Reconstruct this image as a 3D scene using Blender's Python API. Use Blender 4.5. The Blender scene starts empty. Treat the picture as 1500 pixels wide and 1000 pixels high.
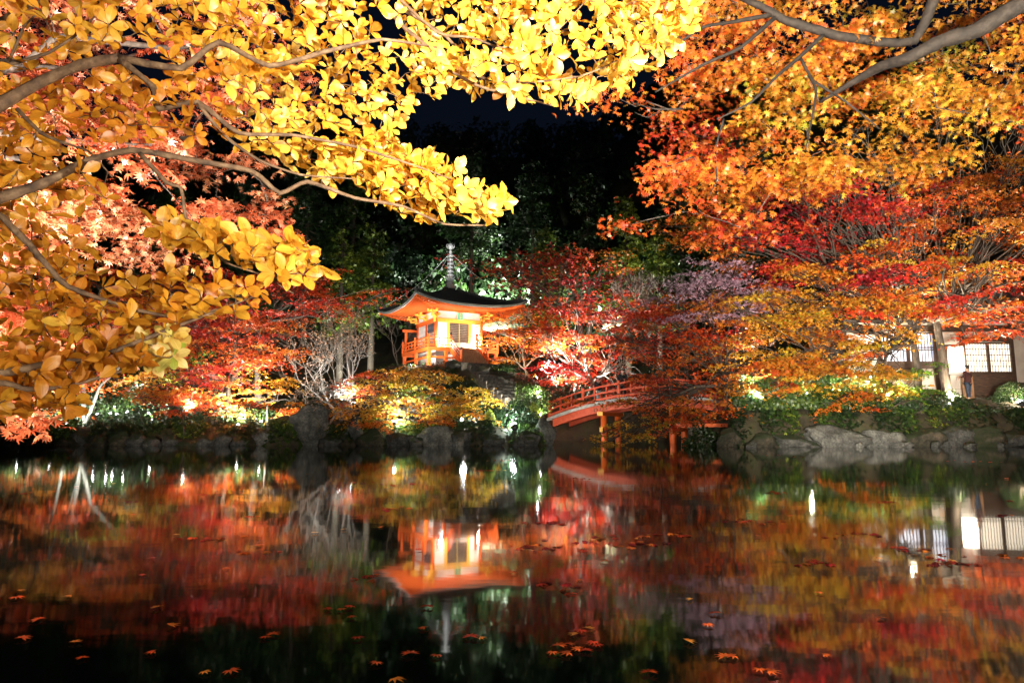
import bpy, bmesh, math, random
import numpy as np
from mathutils import Vector, noise as mnoise
R = math.radians
PI = math.pi
sc = bpy.context.scene

# ------------------------------------------------------------------ camera
PITCH = R(7.24)
CAMZ = 0.8
cam_d = bpy.data.cameras.new('camera')
cam = bpy.data.objects.new('camera', cam_d)
sc.collection.objects.link(cam)
cam.location = (0, 0, CAMZ)
cam.rotation_euler = (PI / 2 + PITCH, 0, 0)
cam_d.lens = 24
cam_d.sensor_width = 36
cam_d.clip_start = 0.05
cam_d.clip_end = 1000
sc.camera = cam

# ------------------------------------------------------------------ night sky (the sun is long gone: dark navy)
w = bpy.data.worlds.new('World')
sc.world = w
w.use_nodes = True
bg = w.node_tree.nodes['Background']
bg.inputs[0].default_value = (0.22, 0.38, 0.8, 1)
bg.inputs[1].default_value = 0.002
sc.view_settings.view_transform = 'Standard'
sc.view_settings.look = 'None'
sc.view_settings.exposure = 2.35
sc.view_settings.gamma = 1
sc.view_settings.use_curve_mapping = False
cy = sc.cycles
cy.max_bounces = 5
cy.diffuse_bounces = 2
cy.glossy_bounces = 2
cy.transmission_bounces = 2
cy.transparent_max_bounces = 4
cy.sample_clamp_indirect = 2.5
cy.use_denoising = True
cy.caustics_reflective = False
cy.caustics_refractive = False
cy.use_adaptive_sampling = True
cy.adaptive_threshold = 0.012

rng = np.random.default_rng(7)
random.seed(7)
C = sc.collection


def at(px, py, Y):
    """world point seen at photograph pixel (px,py) at depth Y"""
    c, s = math.cos(PITCH), math.sin(PITCH)
    dx = px - 750.0
    dy = 1000 * c - (500 - py) * s
    dz = 1000 * s + (500 - py) * c
    t = Y / dy
    return Vector((dx * t, Y, CAMZ + dz * t))


def on_water(px, py, z=0.0):
    a = math.atan((py - 500) / 1000.0) - PITCH
    Y = (CAMZ - z) / math.tan(a)
    v = at(px, py, Y)
    return Vector((v.x, v.y, z))


# ------------------------------------------------------------------ helpers: materials
def newmat(name):
    m = bpy.data.materials.new(name)
    m.use_nodes = True
    nt = m.node_tree
    return m, nt, nt.nodes['Principled BSDF']


def node(nt, t, **k):
    n = nt.nodes.new(t)
    for a, b in k.items():
        setattr(n, a, b)
    return n


def ramp(nt, stops, src):
    r = node(nt, 'ShaderNodeValToRGB')
    cr = r.color_ramp
    cr.elements[0].position = stops[0][0]
    cr.elements[0].color = (*stops[0][1], 1)
    cr.elements[1].position = stops[-1][0]
    cr.elements[1].color = (*stops[-1][1], 1)
    for p, c in stops[1:-1]:
        e = cr.elements.new(p)
        e.color = (*c, 1)
    nt.links.new(src, r.inputs[0])
    return r


def noisy(name, c1, c2, scale=4, rough=.8, detail=6, bump=.3, c3=None, stretch=None, metal=0, lo=.35, hi=.65, bd=.05):
    m, nt, p = newmat(name)
    tc = node(nt, 'ShaderNodeTexCoord')
    src = tc.outputs['Object']
    if stretch:
        mp = node(nt, 'ShaderNodeMapping')
        mp.inputs['Scale'].default_value = stretch
        nt.links.new(src, mp.inputs[0])
        src = mp.outputs[0]
    n = node(nt, 'ShaderNodeTexNoise')
    n.inputs['Scale'].default_value = scale
    n.inputs['Detail'].default_value = detail
    n.inputs['Roughness'].default_value = .62
    nt.links.new(src, n.inputs['Vector'])
    st = [(lo, c1), (hi, c2)] if c3 is None else [(lo, c1), ((lo + hi) / 2, c2), (hi, c3)]
    r = ramp(nt, st, n.outputs[0])
    nt.links.new(r.outputs[0], p.inputs['Base Color'])
    p.inputs['Roughness'].default_value = rough
    p.inputs['Metallic'].default_value = metal
    if bump:
        b = node(nt, 'ShaderNodeBump')
        b.inputs['Strength'].default_value = bump
        b.inputs['Distance'].default_value = bd
        nt.links.new(n.outputs[0], b.inputs['Height'])
        nt.links.new(b.outputs[0], p.inputs['Normal'])
    return m


def emat(name, col, s):
    m, nt, p = newmat(name)
    p.inputs['Base Color'].default_value = (*col, 1)
    p.inputs['Emission Color'].default_value = (*col, 1)
    p.inputs['Emission Strength'].default_value = s
    return m


AUTUMN = [(0.0, (.24, .01, .018)), (.15, (.62, .022, .03)), (.3, (.8, .07, .018)), (.45, (.85, .17, .02)),
          (.6, (.86, .32, .03)), (.75, (.86, .5, .04)), (.88, (.5, .52, .04)), (1.0, (.1, .25, .02))]
GREEN = [(0.0, (.01, .028, .012)), (.4, (.025, .06, .014)), (.7, (.075, .15, .02)), (1.0, (.35, .42, .04))]
YELLOW = [(0.0, (.62, .21, .015)), (.35, (.82, .41, .03)), (.7, (.88, .58, .08)), (.9, (.88, .66, .18)), (1.0, (.4, .5, .05))]
PALE = [(0.0, (.3, .16, .1)), (.5, (.6, .35, .2)), (1.0, (.7, .55, .4))]
PURPLE = [(0.0, (.3, .06, .08)), (.5, (.5, .25, .33)), (1.0, (.7, .5, .62))]


def leafmat(name, stops, transl=.4, vein=False, gloss=.06, rough=.45):
    m, nt, p = newmat(name)
    nt.nodes.remove(p)
    out = nt.nodes['Material Output']
    a = node(nt, 'ShaderNodeAttribute', attribute_name='hue')
    r = ramp(nt, stops, a.outputs['Fac'])
    v = node(nt, 'ShaderNodeAttribute', attribute_name='val')
    mul = node(nt, 'ShaderNodeVectorMath', operation='SCALE')
    nt.links.new(r.outputs[0], mul.inputs[0])
    nt.links.new(v.outputs['Fac'], mul.inputs['Scale'])
    col = mul.outputs[0]
    if vein:   # pale midrib, browned edge spots
        u = node(nt, 'ShaderNodeAttribute', attribute_name='across')
        vr = ramp(nt, [(0.0, (1.25, 1.2, 1.6)), (.07, (.93, .92, .9)), (.8, (1, 1, 1)), (1.0, (.85, .66, .6))], u.outputs['Fac'])
        m2 = node(nt, 'ShaderNodeVectorMath', operation='MULTIPLY')
        nt.links.new(col, m2.inputs[0]); nt.links.new(vr.outputs[0], m2.inputs[1])
        tc = node(nt, 'ShaderNodeTexCoord')
        ns = node(nt, 'ShaderNodeTexNoise')
        ns.inputs['Scale'].default_value = 38
        ns.inputs['Detail'].default_value = 4
        nt.links.new(tc.outputs['Object'], ns.inputs['Vector'])
        nr = ramp(nt, [(.3, (.55, .34, .25)), (.4, (.92, .88, .85)), (.7, (1.03, 1.06, 1.1))], ns.outputs[0])
        m3 = node(nt, 'ShaderNodeVectorMath', operation='MULTIPLY')
        nt.links.new(m2.outputs[0], m3.inputs[0]); nt.links.new(nr.outputs[0], m3.inputs[1])
        col = m3.outputs[0]
    d = node(nt, 'ShaderNodeBsdfDiffuse')
    t = node(nt, 'ShaderNodeBsdfTranslucent')
    g = node(nt, 'ShaderNodeBsdfGlossy')
    g.inputs['Roughness'].default_value = rough
    nt.links.new(col, d.inputs[0]); nt.links.new(col, t.inputs[0])
    mx = node(nt, 'ShaderNodeMixShader')
    mx.inputs[0].default_value = transl
    nt.links.new(d.outputs[0], mx.inputs[1]); nt.links.new(t.outputs[0], mx.inputs[2])
    m2 = node(nt, 'ShaderNodeMixShader')
    m2.inputs[0].default_value = gloss
    nt.links.new(mx.outputs[0], m2.inputs[1]); nt.links.new(g.outputs[0], m2.inputs[2])
    nt.links.new(m2.outputs[0], out.inputs[0])
    return m


M = {}
M['autumn'] = leafmat('autumn leaf', AUTUMN)
M['peach'] = leafmat('peach leaf', [(0, (.5, .05, .02)), (.45, (.8, .2, .07)), (.7, (.85, .4, .2)), (1, (.85, .5, .1))])
M['green'] = leafmat('green leaf', GREEN, transl=.3)
M['yellow'] = leafmat('yellow leaf', YELLOW, transl=.5, vein=True, gloss=.035, rough=.42)
M['pale'] = leafmat('withered leaf', PALE)
M['purple'] = leafmat('purple leaf', PURPLE)
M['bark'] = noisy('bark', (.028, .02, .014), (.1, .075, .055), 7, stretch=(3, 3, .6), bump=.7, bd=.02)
M['pale_bark'] = noisy('pale bark', (.1, .08, .06), (.3, .26, .21), 9, stretch=(2, 2, 1), bump=.4, bd=.02)
M['near_bark'] = noisy('smooth bark', (.028, .013, .006), (.12, .066, .03), 26, bump=1, bd=.01, c3=(.24, .155, .085), lo=.3, hi=.75)
def rockmat(name, c1, c2, c3, moss):
    m = noisy(name, c1, c2, 2.0, bump=1, c3=c3, lo=.28, hi=.75, bd=.12, rough=.85)
    nt = m.node_tree; p = nt.nodes['Principled BSDF']
    base = p.inputs['Base Color'].links[0].from_socket
    tc = node(nt, 'ShaderNodeTexCoord')
    fine = node(nt, 'ShaderNodeTexNoise'); fine.inputs['Scale'].default_value = 11; fine.inputs['Detail'].default_value = 8; fine.inputs['Roughness'].default_value = .75
    nt.links.new(tc.outputs['Object'], fine.inputs['Vector'])
    fr_ = ramp(nt, [(.35, (.35, .35, .35)), (.5, (.9, .9, .9)), (.68, (1.5, 1.5, 1.45))], fine.outputs[0])
    mul = node(nt, 'ShaderNodeVectorMath', operation='MULTIPLY')
    nt.links.new(base, mul.inputs[0]); nt.links.new(fr_.outputs[0], mul.inputs[1])
    geo = node(nt, 'ShaderNodeNewGeometry'); sx = node(nt, 'ShaderNodeSeparateXYZ'); nt.links.new(geo.outputs['Normal'], sx.inputs[0])
    ma = node(nt, 'ShaderNodeMath', operation='MULTIPLY_ADD'); ma.inputs[1].default_value = .5
    nt.links.new(sx.outputs[2], ma.inputs[0]); nt.links.new(fine.outputs[0], ma.inputs[2])
    mr = ramp(nt, [(moss, (0, 0, 0)), (min(1, moss + .16), (1, 1, 1))], ma.outputs[0])
    mx = node(nt, 'ShaderNodeMix', data_type='RGBA')
    nt.links.new(mr.outputs[0], mx.inputs[0]); nt.links.new(mul.outputs[0], mx.inputs[6]); mx.inputs[7].default_value = (.022, .032, .009, 1)
    nt.links.new(mx.outputs[2], p.inputs['Base Color'])
    b0 = p.inputs['Normal'].links[0].from_node
    b1 = node(nt, 'ShaderNodeBump'); b1.inputs['Strength'].default_value = .8; b1.inputs['Distance'].default_value = .05
    nt.links.new(fine.outputs[0], b1.inputs['Height']); nt.links.new(b0.outputs[0], b1.inputs['Normal']); nt.links.new(b1.outputs[0], p.inputs['Normal'])
    return m


M['rock'] = rockmat('rock', (.018, .02, .018), (.07, .07, .062), (.16, .16, .14), .68)
M['shaded_bark'] = noisy('deep brown shaded bark', (.006, .004, .002), (.022, .014, .008), 18, bump=1, bd=.015, c3=(.045, .032, .022), lo=.3, hi=.75)  # darker bark copy: shade in the colour, offsetting the strong near floods
M['pale_rock'] = rockmat('pale rock', (.03, .032, .026), (.13, .13, .115), (.26, .255, .22), .8)
M['moss_rock'] = rockmat('mossy rock', (.014, .018, .008), (.05, .045, .028), (.16, .12, .08), .5)
M['earth'] = noisy('earth', (.015, .014, .008), (.05, .04, .02), 1.2, bump=.6, c3=(.05, .06, .018), lo=.3, hi=.7, bd=.15)
M['vermilion'] = noisy('vermilion paint', (.66, .1, .015), (.78, .15, .022), 5, rough=.5, bump=.1, bd=.01, lo=.2, hi=.8)
M['bridge_red'] = noisy('weathered red paint', (.5, .045, .015), (.68, .12, .04), 6, rough=.6, bump=.15, bd=.01, lo=.25, hi=.7)
M['ochre'] = noisy('ochre paint', (.75, .38, .04), (.85, .48, .07), 6, rough=.6, bump=0)
M['plaster'] = noisy('white plaster', (.68, .66, .62), (.8, .79, .76), 3, rough=.9, bump=.05, bd=.01)
M['cream'] = noisy('cream plaster', (.5, .43, .36), (.62, .55, .47), 2, rough=.9, bump=.05, bd=.01)
M['thatch'] = noisy('cypress bark roofing', (.018, .02, .02), (.06, .062, .06), 14, rough=.75, bump=.5, bd=.02, stretch=(1, 1, 3))
M['thatch_edge'] = noisy('layered bark roof edge', (.05, .055, .05), (.22, .23, .21), 6, rough=.8, bump=.5, bd=.02, stretch=(.3, .3, 9))
M['bronze'] = noisy('aged metal', (.3, .31, .3), (.55, .56, .54), 9, rough=.45, metal=.3, bump=.2, bd=.02)
M['dark_metal'] = noisy('dark metal', (.02, .02, .02), (.05, .05, .05), 9, rough=.5, metal=.4, bump=0)
M['gilt'] = noisy('gilt metal', (.7, .5, .08), (.85, .66, .2), 9, rough=.4, metal=.3, bump=0)
M['teal'] = noisy('teal paint', (.06, .32, .24), (.12, .45, .34), 9, rough=.5, bump=0)
M['dark_wood'] = noisy('dark wood', (.025, .015, .01), (.09, .05, .03), 3, rough=.6, stretch=(1, 1, 8), bump=.2, bd=.01)
M['brown_wood'] = noisy('brown wood', (.2, .1, .05), (.36, .2, .1), 3, rough=.6, stretch=(6, 1, 1), bump=.2, bd=.01)
M['grey_wood'] = noisy('weathered planks', (.3, .28, .25), (.6, .58, .53), 6, rough=.8, stretch=(1, 1, 8), bump=.3, bd=.01)
M['stone_step'] = noisy('cut stone', (.03, .028, .022), (.11, .1, .085), 5, rough=.85, bump=.5, bd=.03)
M['tile'] = noisy('roof tile', (.04, .042, .045), (.1, .1, .11), 6, rough=.5, bump=.3, bd=.02)
M['slate_blue'] = noisy('blue grey board', (.05, .06, .09), (.1, .12, .16), 6, rough=.7, bump=0)
M['ink'] = noisy('ink', (.02, .015, .012), (.04, .03, .02), 9, bump=0)
M['paper_lit'] = emat('lit paper panel', (1, .92, .78), .8)
M['window_cool'] = emat('cool lit window paper', (.72, .8, 1.0), .15)
M['window_warm'] = emat('warm lit window paper', (1, .9, .72), .26)
M['lens'] = emat('lamp lens white', (1, .98, .93), 40)
M['lens_green'] = emat('lamp lens greenish', (.85, 1, .93), 60)
M['skin'] = noisy('skin', (.5, .3, .22), (.56, .35, .26), 9, rough=.6, bump=0)
M['hair'] = noisy('black hair', (.01, .008, .007), (.03, .025, .02), 20, bump=0)
M['cloth_black'] = noisy('black cloth', (.008, .008, .01), (.02, .02, .024), 8, rough=.9, bump=0)
M['cloth_grey'] = noisy('pale grey cloth', (.45, .45, .48), (.6, .6, .64), 8, rough=.9, bump=0)
M['cloth_maroon'] = noisy('maroon cloth', (.035, .01, .01), (.06, .016, .014), 8, rough=.9, bump=0)
M['cloth_denim'] = noisy('denim cloth', (.02, .035, .06), (.05, .07, .11), 8, rough=.9, bump=0)


# ------------------------------------------------------------------ helpers: objects
def tag(o, label=None, cat=None, group=None, kind=None):
    if label: o['label'] = label
    if cat: o['category'] = cat
    if group: o['group'] = group
    if kind: o['kind'] = kind
    return o


def thing(name, label, cat, loc=(0, 0, 0), rz=0, group=None):
    o = bpy.data.objects.new(name, None)
    C.objects.link(o)
    o.location = loc
    o.rotation_euler.z = rz
    o.empty_display_size = .1
    return tag(o, label, cat, group)


class MB:
    """collects boxes, tubes and lathes; build() links them as one mesh object"""
    def __init__(s):
        s.v = []; s.f = []

    def add(s, vs, fs):
        o = len(s.v)
        s.v.extend(tuple(v) for v in vs)
        s.f.extend(tuple(i + o for i in f) for f in fs)
        return s

    def box(s, x0, x1, y0, y1, z0, z1):
        vs = [(x, y, z) for z in (z0, z1) for y in (y0, y1) for x in (x0, x1)]
        return s.add(vs, [(0, 2, 3, 1), (4, 5, 7, 6), (0, 1, 5, 4), (2, 6, 7, 3), (0, 4, 6, 2), (1, 3, 7, 5)])

    def cbox(s, x, y, z, sx, sy, sz):
        return s.box(x - sx / 2, x + sx / 2, y - sy / 2, y + sy / 2, z - sz / 2, z + sz / 2)

    def bar(s, a, b, w, h=None):
        """rectangular bar from a to b"""
        a, b = Vector(a), Vector(b)
        h = h or w
        d = (b - a).normalized()
        up = Vector((0, 0, 1)) if abs(d.z) < .95 else Vector((1, 0, 0))
        sx = d.cross(up).normalized() * (w / 2)
        sz = sx.cross(d).normalized() * (h / 2)
        vs = [p + i * sx + j * sz for p in (a, b) for i, j in ((-1, -1), (1, -1), (1, 1), (-1, 1))]
        return s.add(vs, [(0, 3, 2, 1), (4, 5, 6, 7), (0, 1, 5, 4), (1, 2, 6, 5), (2, 3, 7, 6), (3, 0, 4, 7)])

    def tube(s, pts, rad, n=6, cap=True):
        pts = [Vector(p) for p in pts]
        if not hasattr(rad, '__len__'):
            rad = [rad] * len(pts)
        vs = []
        prev = None
        for i, p in enumerate(pts):
            d = (pts[min(i + 1, len(pts) - 1)] - pts[max(i - 1, 0)])
            if d.length < 1e-9: d = Vector((0, 0, 1))
            d.normalize()
            if prev is None:
                u = d.orthogonal().normalized()
            else:
                u = (prev - d * prev.dot(d))
                u = u.normalized() if u.length > 1e-6 else d.orthogonal().normalized()
            prev = u
            v = d.cross(u)
            for k in range(n):
                a = 2 * PI * k / n
                vs.append(p + (u * math.cos(a) + v * math.sin(a)) * rad[i])
        fs = []
        for i in range(len(pts) - 1):
            for k in range(n):
                a = i * n + k; b = i * n + (k + 1) % n
                fs.append((a, b, b + n, a + n))
        if cap:
            fs.append(tuple(range(n))[::-1])
            fs.append(tuple(range((len(pts) - 1) * n, len(pts) * n)))
        return s.add(vs, fs)

    def lathe(s, prof, c=(0, 0, 0), n=16):
        vs = []; fs = []
        for r_, z in prof:
            for k in range(n):
                a = 2 * PI * k / n
                vs.append((c[0] + r_ * math.cos(a), c[1] + r_ * math.sin(a), c[2] + z))
        for i in range(len(prof) - 1):
            for k in range(n):
                a = i * n + k; b = i * n + (k + 1) % n
                fs.append((a, b, b + n, a + n))
        fs.append(tuple(range(n))[::-1]); fs.append(tuple(range((len(prof) - 1) * n, len(prof) * n)))
        return s.add(vs, fs)

    def build(s, name, mat, parent=None, smooth=False, bevel=0):
        me = bpy.data.meshes.new(name)
        me.from_pydata(s.v, [], s.f)
        me.materials.append(mat)
        o = bpy.data.objects.new(name, me)
        C.objects.link(o)
        if parent: o.parent = parent
        if smooth:
            me.polygons.foreach_set('use_smooth', [True] * len(me.polygons))
        if bevel:
            b = o.modifiers.new('bevel', 'BEVEL'); b.width = bevel; b.segments = 2; b.limit_method = 'ANGLE'
        return o


def npmesh(name, V, F, mat, parent=None, attrs=None, smooth=False):
    """V (n,3); F (m,k) one polygon size"""
    me = bpy.data.meshes.new(name)
    V = np.asarray(V, np.float32); F = np.asarray(F, np.int32)
    me.vertices.add(len(V)); me.vertices.foreach_set('co', V.ravel())
    k = F.shape[1]
    me.loops.add(F.size); me.loops.foreach_set('vertex_index', F.ravel())
    me.polygons.add(len(F))
    me.polygons.foreach_set('loop_start', np.arange(0, F.size, k, dtype=np.int32))
    me.polygons.foreach_set('loop_total', np.full(len(F), k, np.int32))
    if smooth:
        me.polygons.foreach_set('use_smooth', np.ones(len(F), bool))
    for n_, d in (attrs or {}).items():
        a = me.attributes.new(n_, 'FLOAT', 'POINT')
        a.data.foreach_set('value', np.asarray(d, np.float32))
    me.update(calc_edges=True)
    me.materials.append(mat)
    o = bpy.data.objects.new(name, me)
    C.objects.link(o)
    if parent: o.parent = parent
    return o


# leaf outlines (x across, y along, z lift)
def tmpl_lobes(n, w, spread, droop=-.15):
    V = []; F = []
    for i in range(n):
        a = (i - (n - 1) / 2) * spread
        L = 1.0 - .28 * abs(i - (n - 1) / 2) / max(1, (n - 1) / 2)
        d = np.array([math.sin(a), math.cos(a)]); q = np.array([d[1], -d[0]])
        b = len(V)
        for p, z in ((d * 0, 0), (d * L * .45 - q * w, .02), (d * L, droop), (d * L * .45 + q * w, .02)):
            V.append((p[0], p[1] - .2, z))
        F.append((b, b + 1, b + 2, b + 3))
    return np.array(V), np.array(F)


T3 = tmpl_lobes(3, .2, 1.0)
T5 = tmpl_lobes(5, .15, .72)
T7 = tmpl_lobes(7, .105, .62, -.2)
TQ = (np.array([(0, 0, 0), (-.36, .5, .08), (0, 1, -.08), (.36, .5, .08)]), np.array([(0, 1, 2, 3)]))


def leaves(name, P, N, size, tmpl, mat, parent, hue, val, heading=None, scale_xy=None):
    """place one leaf at every P with normal N"""
    P = np.asarray(P); n = len(P)
    N = N / np.linalg.norm(N, axis=1, keepdims=True)
    H = rng.normal(size=(n, 3)) if heading is None else heading
    U = np.cross(H, N); U /= np.linalg.norm(U, axis=1, keepdims=True) + 1e-9
    Vv = np.cross(N, U)
    tv, tf = tmpl
    s = np.asarray(size).reshape(-1, 1, 1) * np.ones((n, 1, 1))
    co = P[:, None, :] + s * (tv[None, :, 0:1] * U[:, None] + tv[None, :, 1:2] * Vv[:, None] + tv[None, :, 2:3] * N[:, None])
    F = (tf[None] + (np.arange(n) * len(tv))[:, None, None]).reshape(-1, tf.shape[1])
    k = len(tv)
    return npmesh(name, co.reshape(-1, 3), F, mat, parent, {'hue': np.repeat(np.clip(hue, 0, 1), k), 'val': np.repeat(val, k)})


def inpoly(x, y, poly):
    c = False
    j = len(poly) - 1
    for i in range(len(poly)):
        xi, yi = poly[i]; xj, yj = poly[j]
        if (yi > y) != (yj > y) and x < (xj - xi) * (y - yi) / (yj - yi) + xi: c = not c
        j = i
    return c


def scatter(poly, n, cand=12):
    """blue-noise-like points inside a polygon"""
    xs = [p[0] for p in poly]; ys = [p[1] for p in poly]
    pts = []
    for _ in range(n):
        best = None; bd = -1
        k = 0
        while k < cand:
            x = random.uniform(min(xs), max(xs)); y = random.uniform(min(ys), max(ys))
            if not inpoly(x, y, poly): continue
            k += 1
            d = min(((x - a) ** 2 + (y - b) ** 2 for a, b in pts), default=1e9)
            if d > bd: bd = d; best = (x, y)
        pts.append(best)
    return pts


def spot_hue(spots, x, y):
    if not hasattr(spots, '__len__'): return spots
    s = wsum = 0
    for a, b, h in spots:
        q = 1 / (((x - a) ** 2 + (y - b) ** 2) ** 1.5 + 50)
        s += q * h; wsum += q
    return s / wsum


def pads_from(poly, Y0, Y1, n, r, spots=.4, slope=0.0):
    """sprays of a crown, gathered in layered boughs with gaps between them"""
    out = []
    for x, y in scatter(poly, max(2, n // 5)):
        Y = random.uniform(Y0, Y1)
        c = at(x, y, Y); h = spot_hue(spots, x, y) + random.gauss(0, .06); sl = random.gauss(0, .16)
        for _ in range(5):
            dx = random.gauss(0, (1.1 if r > .4 else .7) * r)
            p = c + Vector((dx, random.gauss(0, .9 * r), sl * dx - .16 * abs(dx) + random.gauss(0, .34 * r)))
            out.append((p, r * random.uniform(.5, 1.15), h + random.gauss(0, .03)))
    return out


def pad_leaves(pads, dens, flat=.3, hue_sd=.035, jit=.75, droop=.35, asp=1.0):
    """points and normals of the leaves of a crown of layered sprays"""
    PP = []; NN = []; HH = []; VV = []
    for p, r, h in pads:
        n = max(6, int(dens * r * r))
        th = rng.uniform(0, 2 * PI, n)
        ph = rng.uniform(0, 6, 4)
        lob = 1 + .3 * np.sin(3 * th + ph[0]) + .22 * np.sin(5 * th + ph[1]) + .15 * np.sin(9 * th + ph[2])
        rho = rng.uniform(0, 1, n) ** .6
        rr = rho * r * lob
        tx, ty = rng.normal(0, .17, 2)
        q = 1 + (asp - 1) * rng.uniform(.5, 1.4)
        x = rr * np.cos(th) * q; y = rr * np.sin(th)
        z = r * flat * (rng.normal(0, .32, n)) - droop * r * rho ** 2 + tx * x + ty * y + r * droop * .4 + .06 * r * np.sin(x * 4 / r + ph[3])
        PP.append(np.stack([x + p[0], y + p[1], z + p[2]], 1))
        N = np.stack([rng.normal(0, jit, n), rng.normal(0, jit, n) - .15, np.ones(n)], 1)
        NN.append(N)
        HH.append(np.full(n, h) + rng.normal(0, hue_sd, n) + .05 * np.sin(th * 2 + ph[0]))
        VV.append(np.clip(rng.normal(.9, .16, n), .35, 1.2) * rng.uniform(.75, 1.08))
    return np.concatenate(PP), np.concatenate(NN), np.concatenate(HH), np.concatenate(VV)


def bend(a, b, k=5, sag=.12, wob=.08):
    """points of a crooked limb from a to b, arching upwards"""
    a, b = Vector(a), Vector(b)
    L = (b - a).length
    pts = []
    for i in range(k + 1):
        t = i / k
        p = a.lerp(b, t)
        p.z += sag * L * math.sin(PI * t)
        if 0 < i < k:
            p += Vector((random.gauss(0, wob), random.gauss(0, wob), random.gauss(0, wob * .6))) * L * .5
        pts.append(p)
    return pts


def network(mb, nodes, targets, r0=.004, r1=.0016, wob=.12, near=None):
    """twigs that join every target to the nearest wood already there"""
    T = np.array([tuple(t_) for t_ in targets]); Nn = [tuple(q) for q in nodes]
    A_ = np.array(Nn)
    d = np.linalg.norm(T[:, None] - A_[None], axis=2)
    best = d.min(1); who = [tuple(A_[i_]) for i_ in d.argmin(1)]
    todo = np.ones(len(T), bool)
    for _ in range(len(T)):
        i_ = int(np.where(todo, best, 1e9).argmin()); todo[i_] = False
        a, b_ = Vector(who[i_]), Vector(T[i_]); L_ = (b_ - a).length
        if L_ < 1e-4: continue
        m1 = a.lerp(b_, .4) + Vector(rng.normal(0, wob * L_, 3)); m2 = a.lerp(b_, .75) + Vector(rng.normal(0, wob * .6 * L_, 3))
        rr_ = min(r0, r1 + L_ * .006)
        mb.tube([a, m1, m2, b_], [rr_, rr_ * .85, (rr_ + r1) / 2, r1], 4)
        for q in (m1, m2, b_):
            dq = np.linalg.norm(T - np.array(q), axis=1)
            up_ = todo & (dq < best)
            best[up_] = dq[up_]
            for k_ in np.nonzero(up_)[0]: who[k_] = tuple(q)


def limbs(mb, fork, pads, r0, k=5, twig=.012, seed=0, trunk_dir=None):
    """limbs run from the fork to clusters of sprays, branches on to every spray"""
    rnd = random.Random(seed)
    P = [Vector(p) for p, _, _ in pads]
    cen = rnd.sample(P, min(k, len(P)))
    for _ in range(4):
        cl = [[] for _ in cen]
        for p in P:
            j = min(range(len(cen)), key=lambda q: (p - cen[q]).length)
            cl[j].append(p)
        cen = [sum(c, Vector()) / len(c) if c else cen[i] for i, c in enumerate(cl)]
    for c, ps in zip(cen, cl):
        if not ps: continue
        q = Vector(fork).lerp(c, .72); q.z -= .1 * (c - Vector(fork)).length
        main = bend(fork, q, 5, .06, .07)
        rr = [r0 * (1 - .62 * i / 5) for i in range(6)]
        mb.tube(main, rr, 6)
        for p in ps:
            s = main[rnd.choice((2, 3, 4, 5))]
            L = (p - s).length
            rb = r0 * .28
            mb.tube(bend(s, p, 4, .08, .09), [max(twig, rb * (1 - .75 * i / 4)) for i in range(5)], 4)
            for _ in range(3):
                e = p + Vector((rnd.gauss(0, .5), rnd.gauss(0, .5), rnd.gauss(0, .12)))
                mb.tube([p.lerp(s, .2), p.lerp(e, .5) + Vector((0, 0, .05)), e], [twig, twig * .8, twig * .5], 3)


def maple(name, label, base, fork, tr, pads, dens, lsize, tmpl=T3, mat='autumn', bark='bark', flat=.3, k=5,
          group=None, cat='tree', twig=.014, hue_sd=.05, jit=.7, extra_trunks=(), droop=.3, limb=.6):
    base, fork = Vector(base), Vector(fork)
    t = thing(name, label, cat, base, 0, group)
    mb = MB()
    mid = bend(Vector((0, 0, -.25)), fork - base, 5, 0, .022)
    mb.tube(mid, [tr * (1.35 if i == 0 else 1 - .08 * i) for i in range(6)], 9)
    lp = [(p - base, r, h) for p, r, h in pads]
    limbs(mb, fork - base, lp, tr * limb, k, twig)
    for e in extra_trunks:
        mb.tube(bend(Vector(e[0]) - base, Vector(e[1]) - base, 5, 0, .05), [e[2] * (1.2 - .09 * i) for i in range(6)], 8)
    mb.build('trunk', M[bark], t, smooth=True)
    lp = [(p, r, h + .05 if h > .8 else min(.75, h + .012 + random.gauss(0, .06))) for p, r, h in lp]
    P, N, H, V = pad_leaves(lp, dens * .74, flat * .6, hue_sd, jit, droop, 1.35)
    leaves('crown', P, N, rng.uniform(.7, 1.25, len(P)) * lsize, tmpl, M[mat], t, H, V)
    return t


def grow(mb, p, d, L, r, depth, rnd, spread=.6, up=.12, minr=.008, tips=None):
    n = 3
    pts = [p]
    q = Vector(p); dd = Vector(d)
    for i in range(n):
        dd = (dd + Vector((rnd.gauss(0, .16), rnd.gauss(0, .16), rnd.gauss(up, .1)))).normalized()
        q = q + dd * L / n
        pts.append(q.copy())
    mb.tube(pts, [max(minr, r * (1 - .45 * i / n)) for i in range(n + 1)], 6 if r > .04 else 3, cap=False)
    if depth == 0:
        if tips is not None: tips.append(q)
        return
    for i in range(rnd.choice((2, 3, 3))):
        nd = (dd + Vector((rnd.gauss(0, spread), rnd.gauss(0, spread), rnd.gauss(.05, spread * .6)))).normalized()
        grow(mb, pts[rnd.choice((2, 3, 3))], nd, L * rnd.uniform(.62, .85), r * .55, depth - 1, rnd, spread, up, minr, tips)


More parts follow.
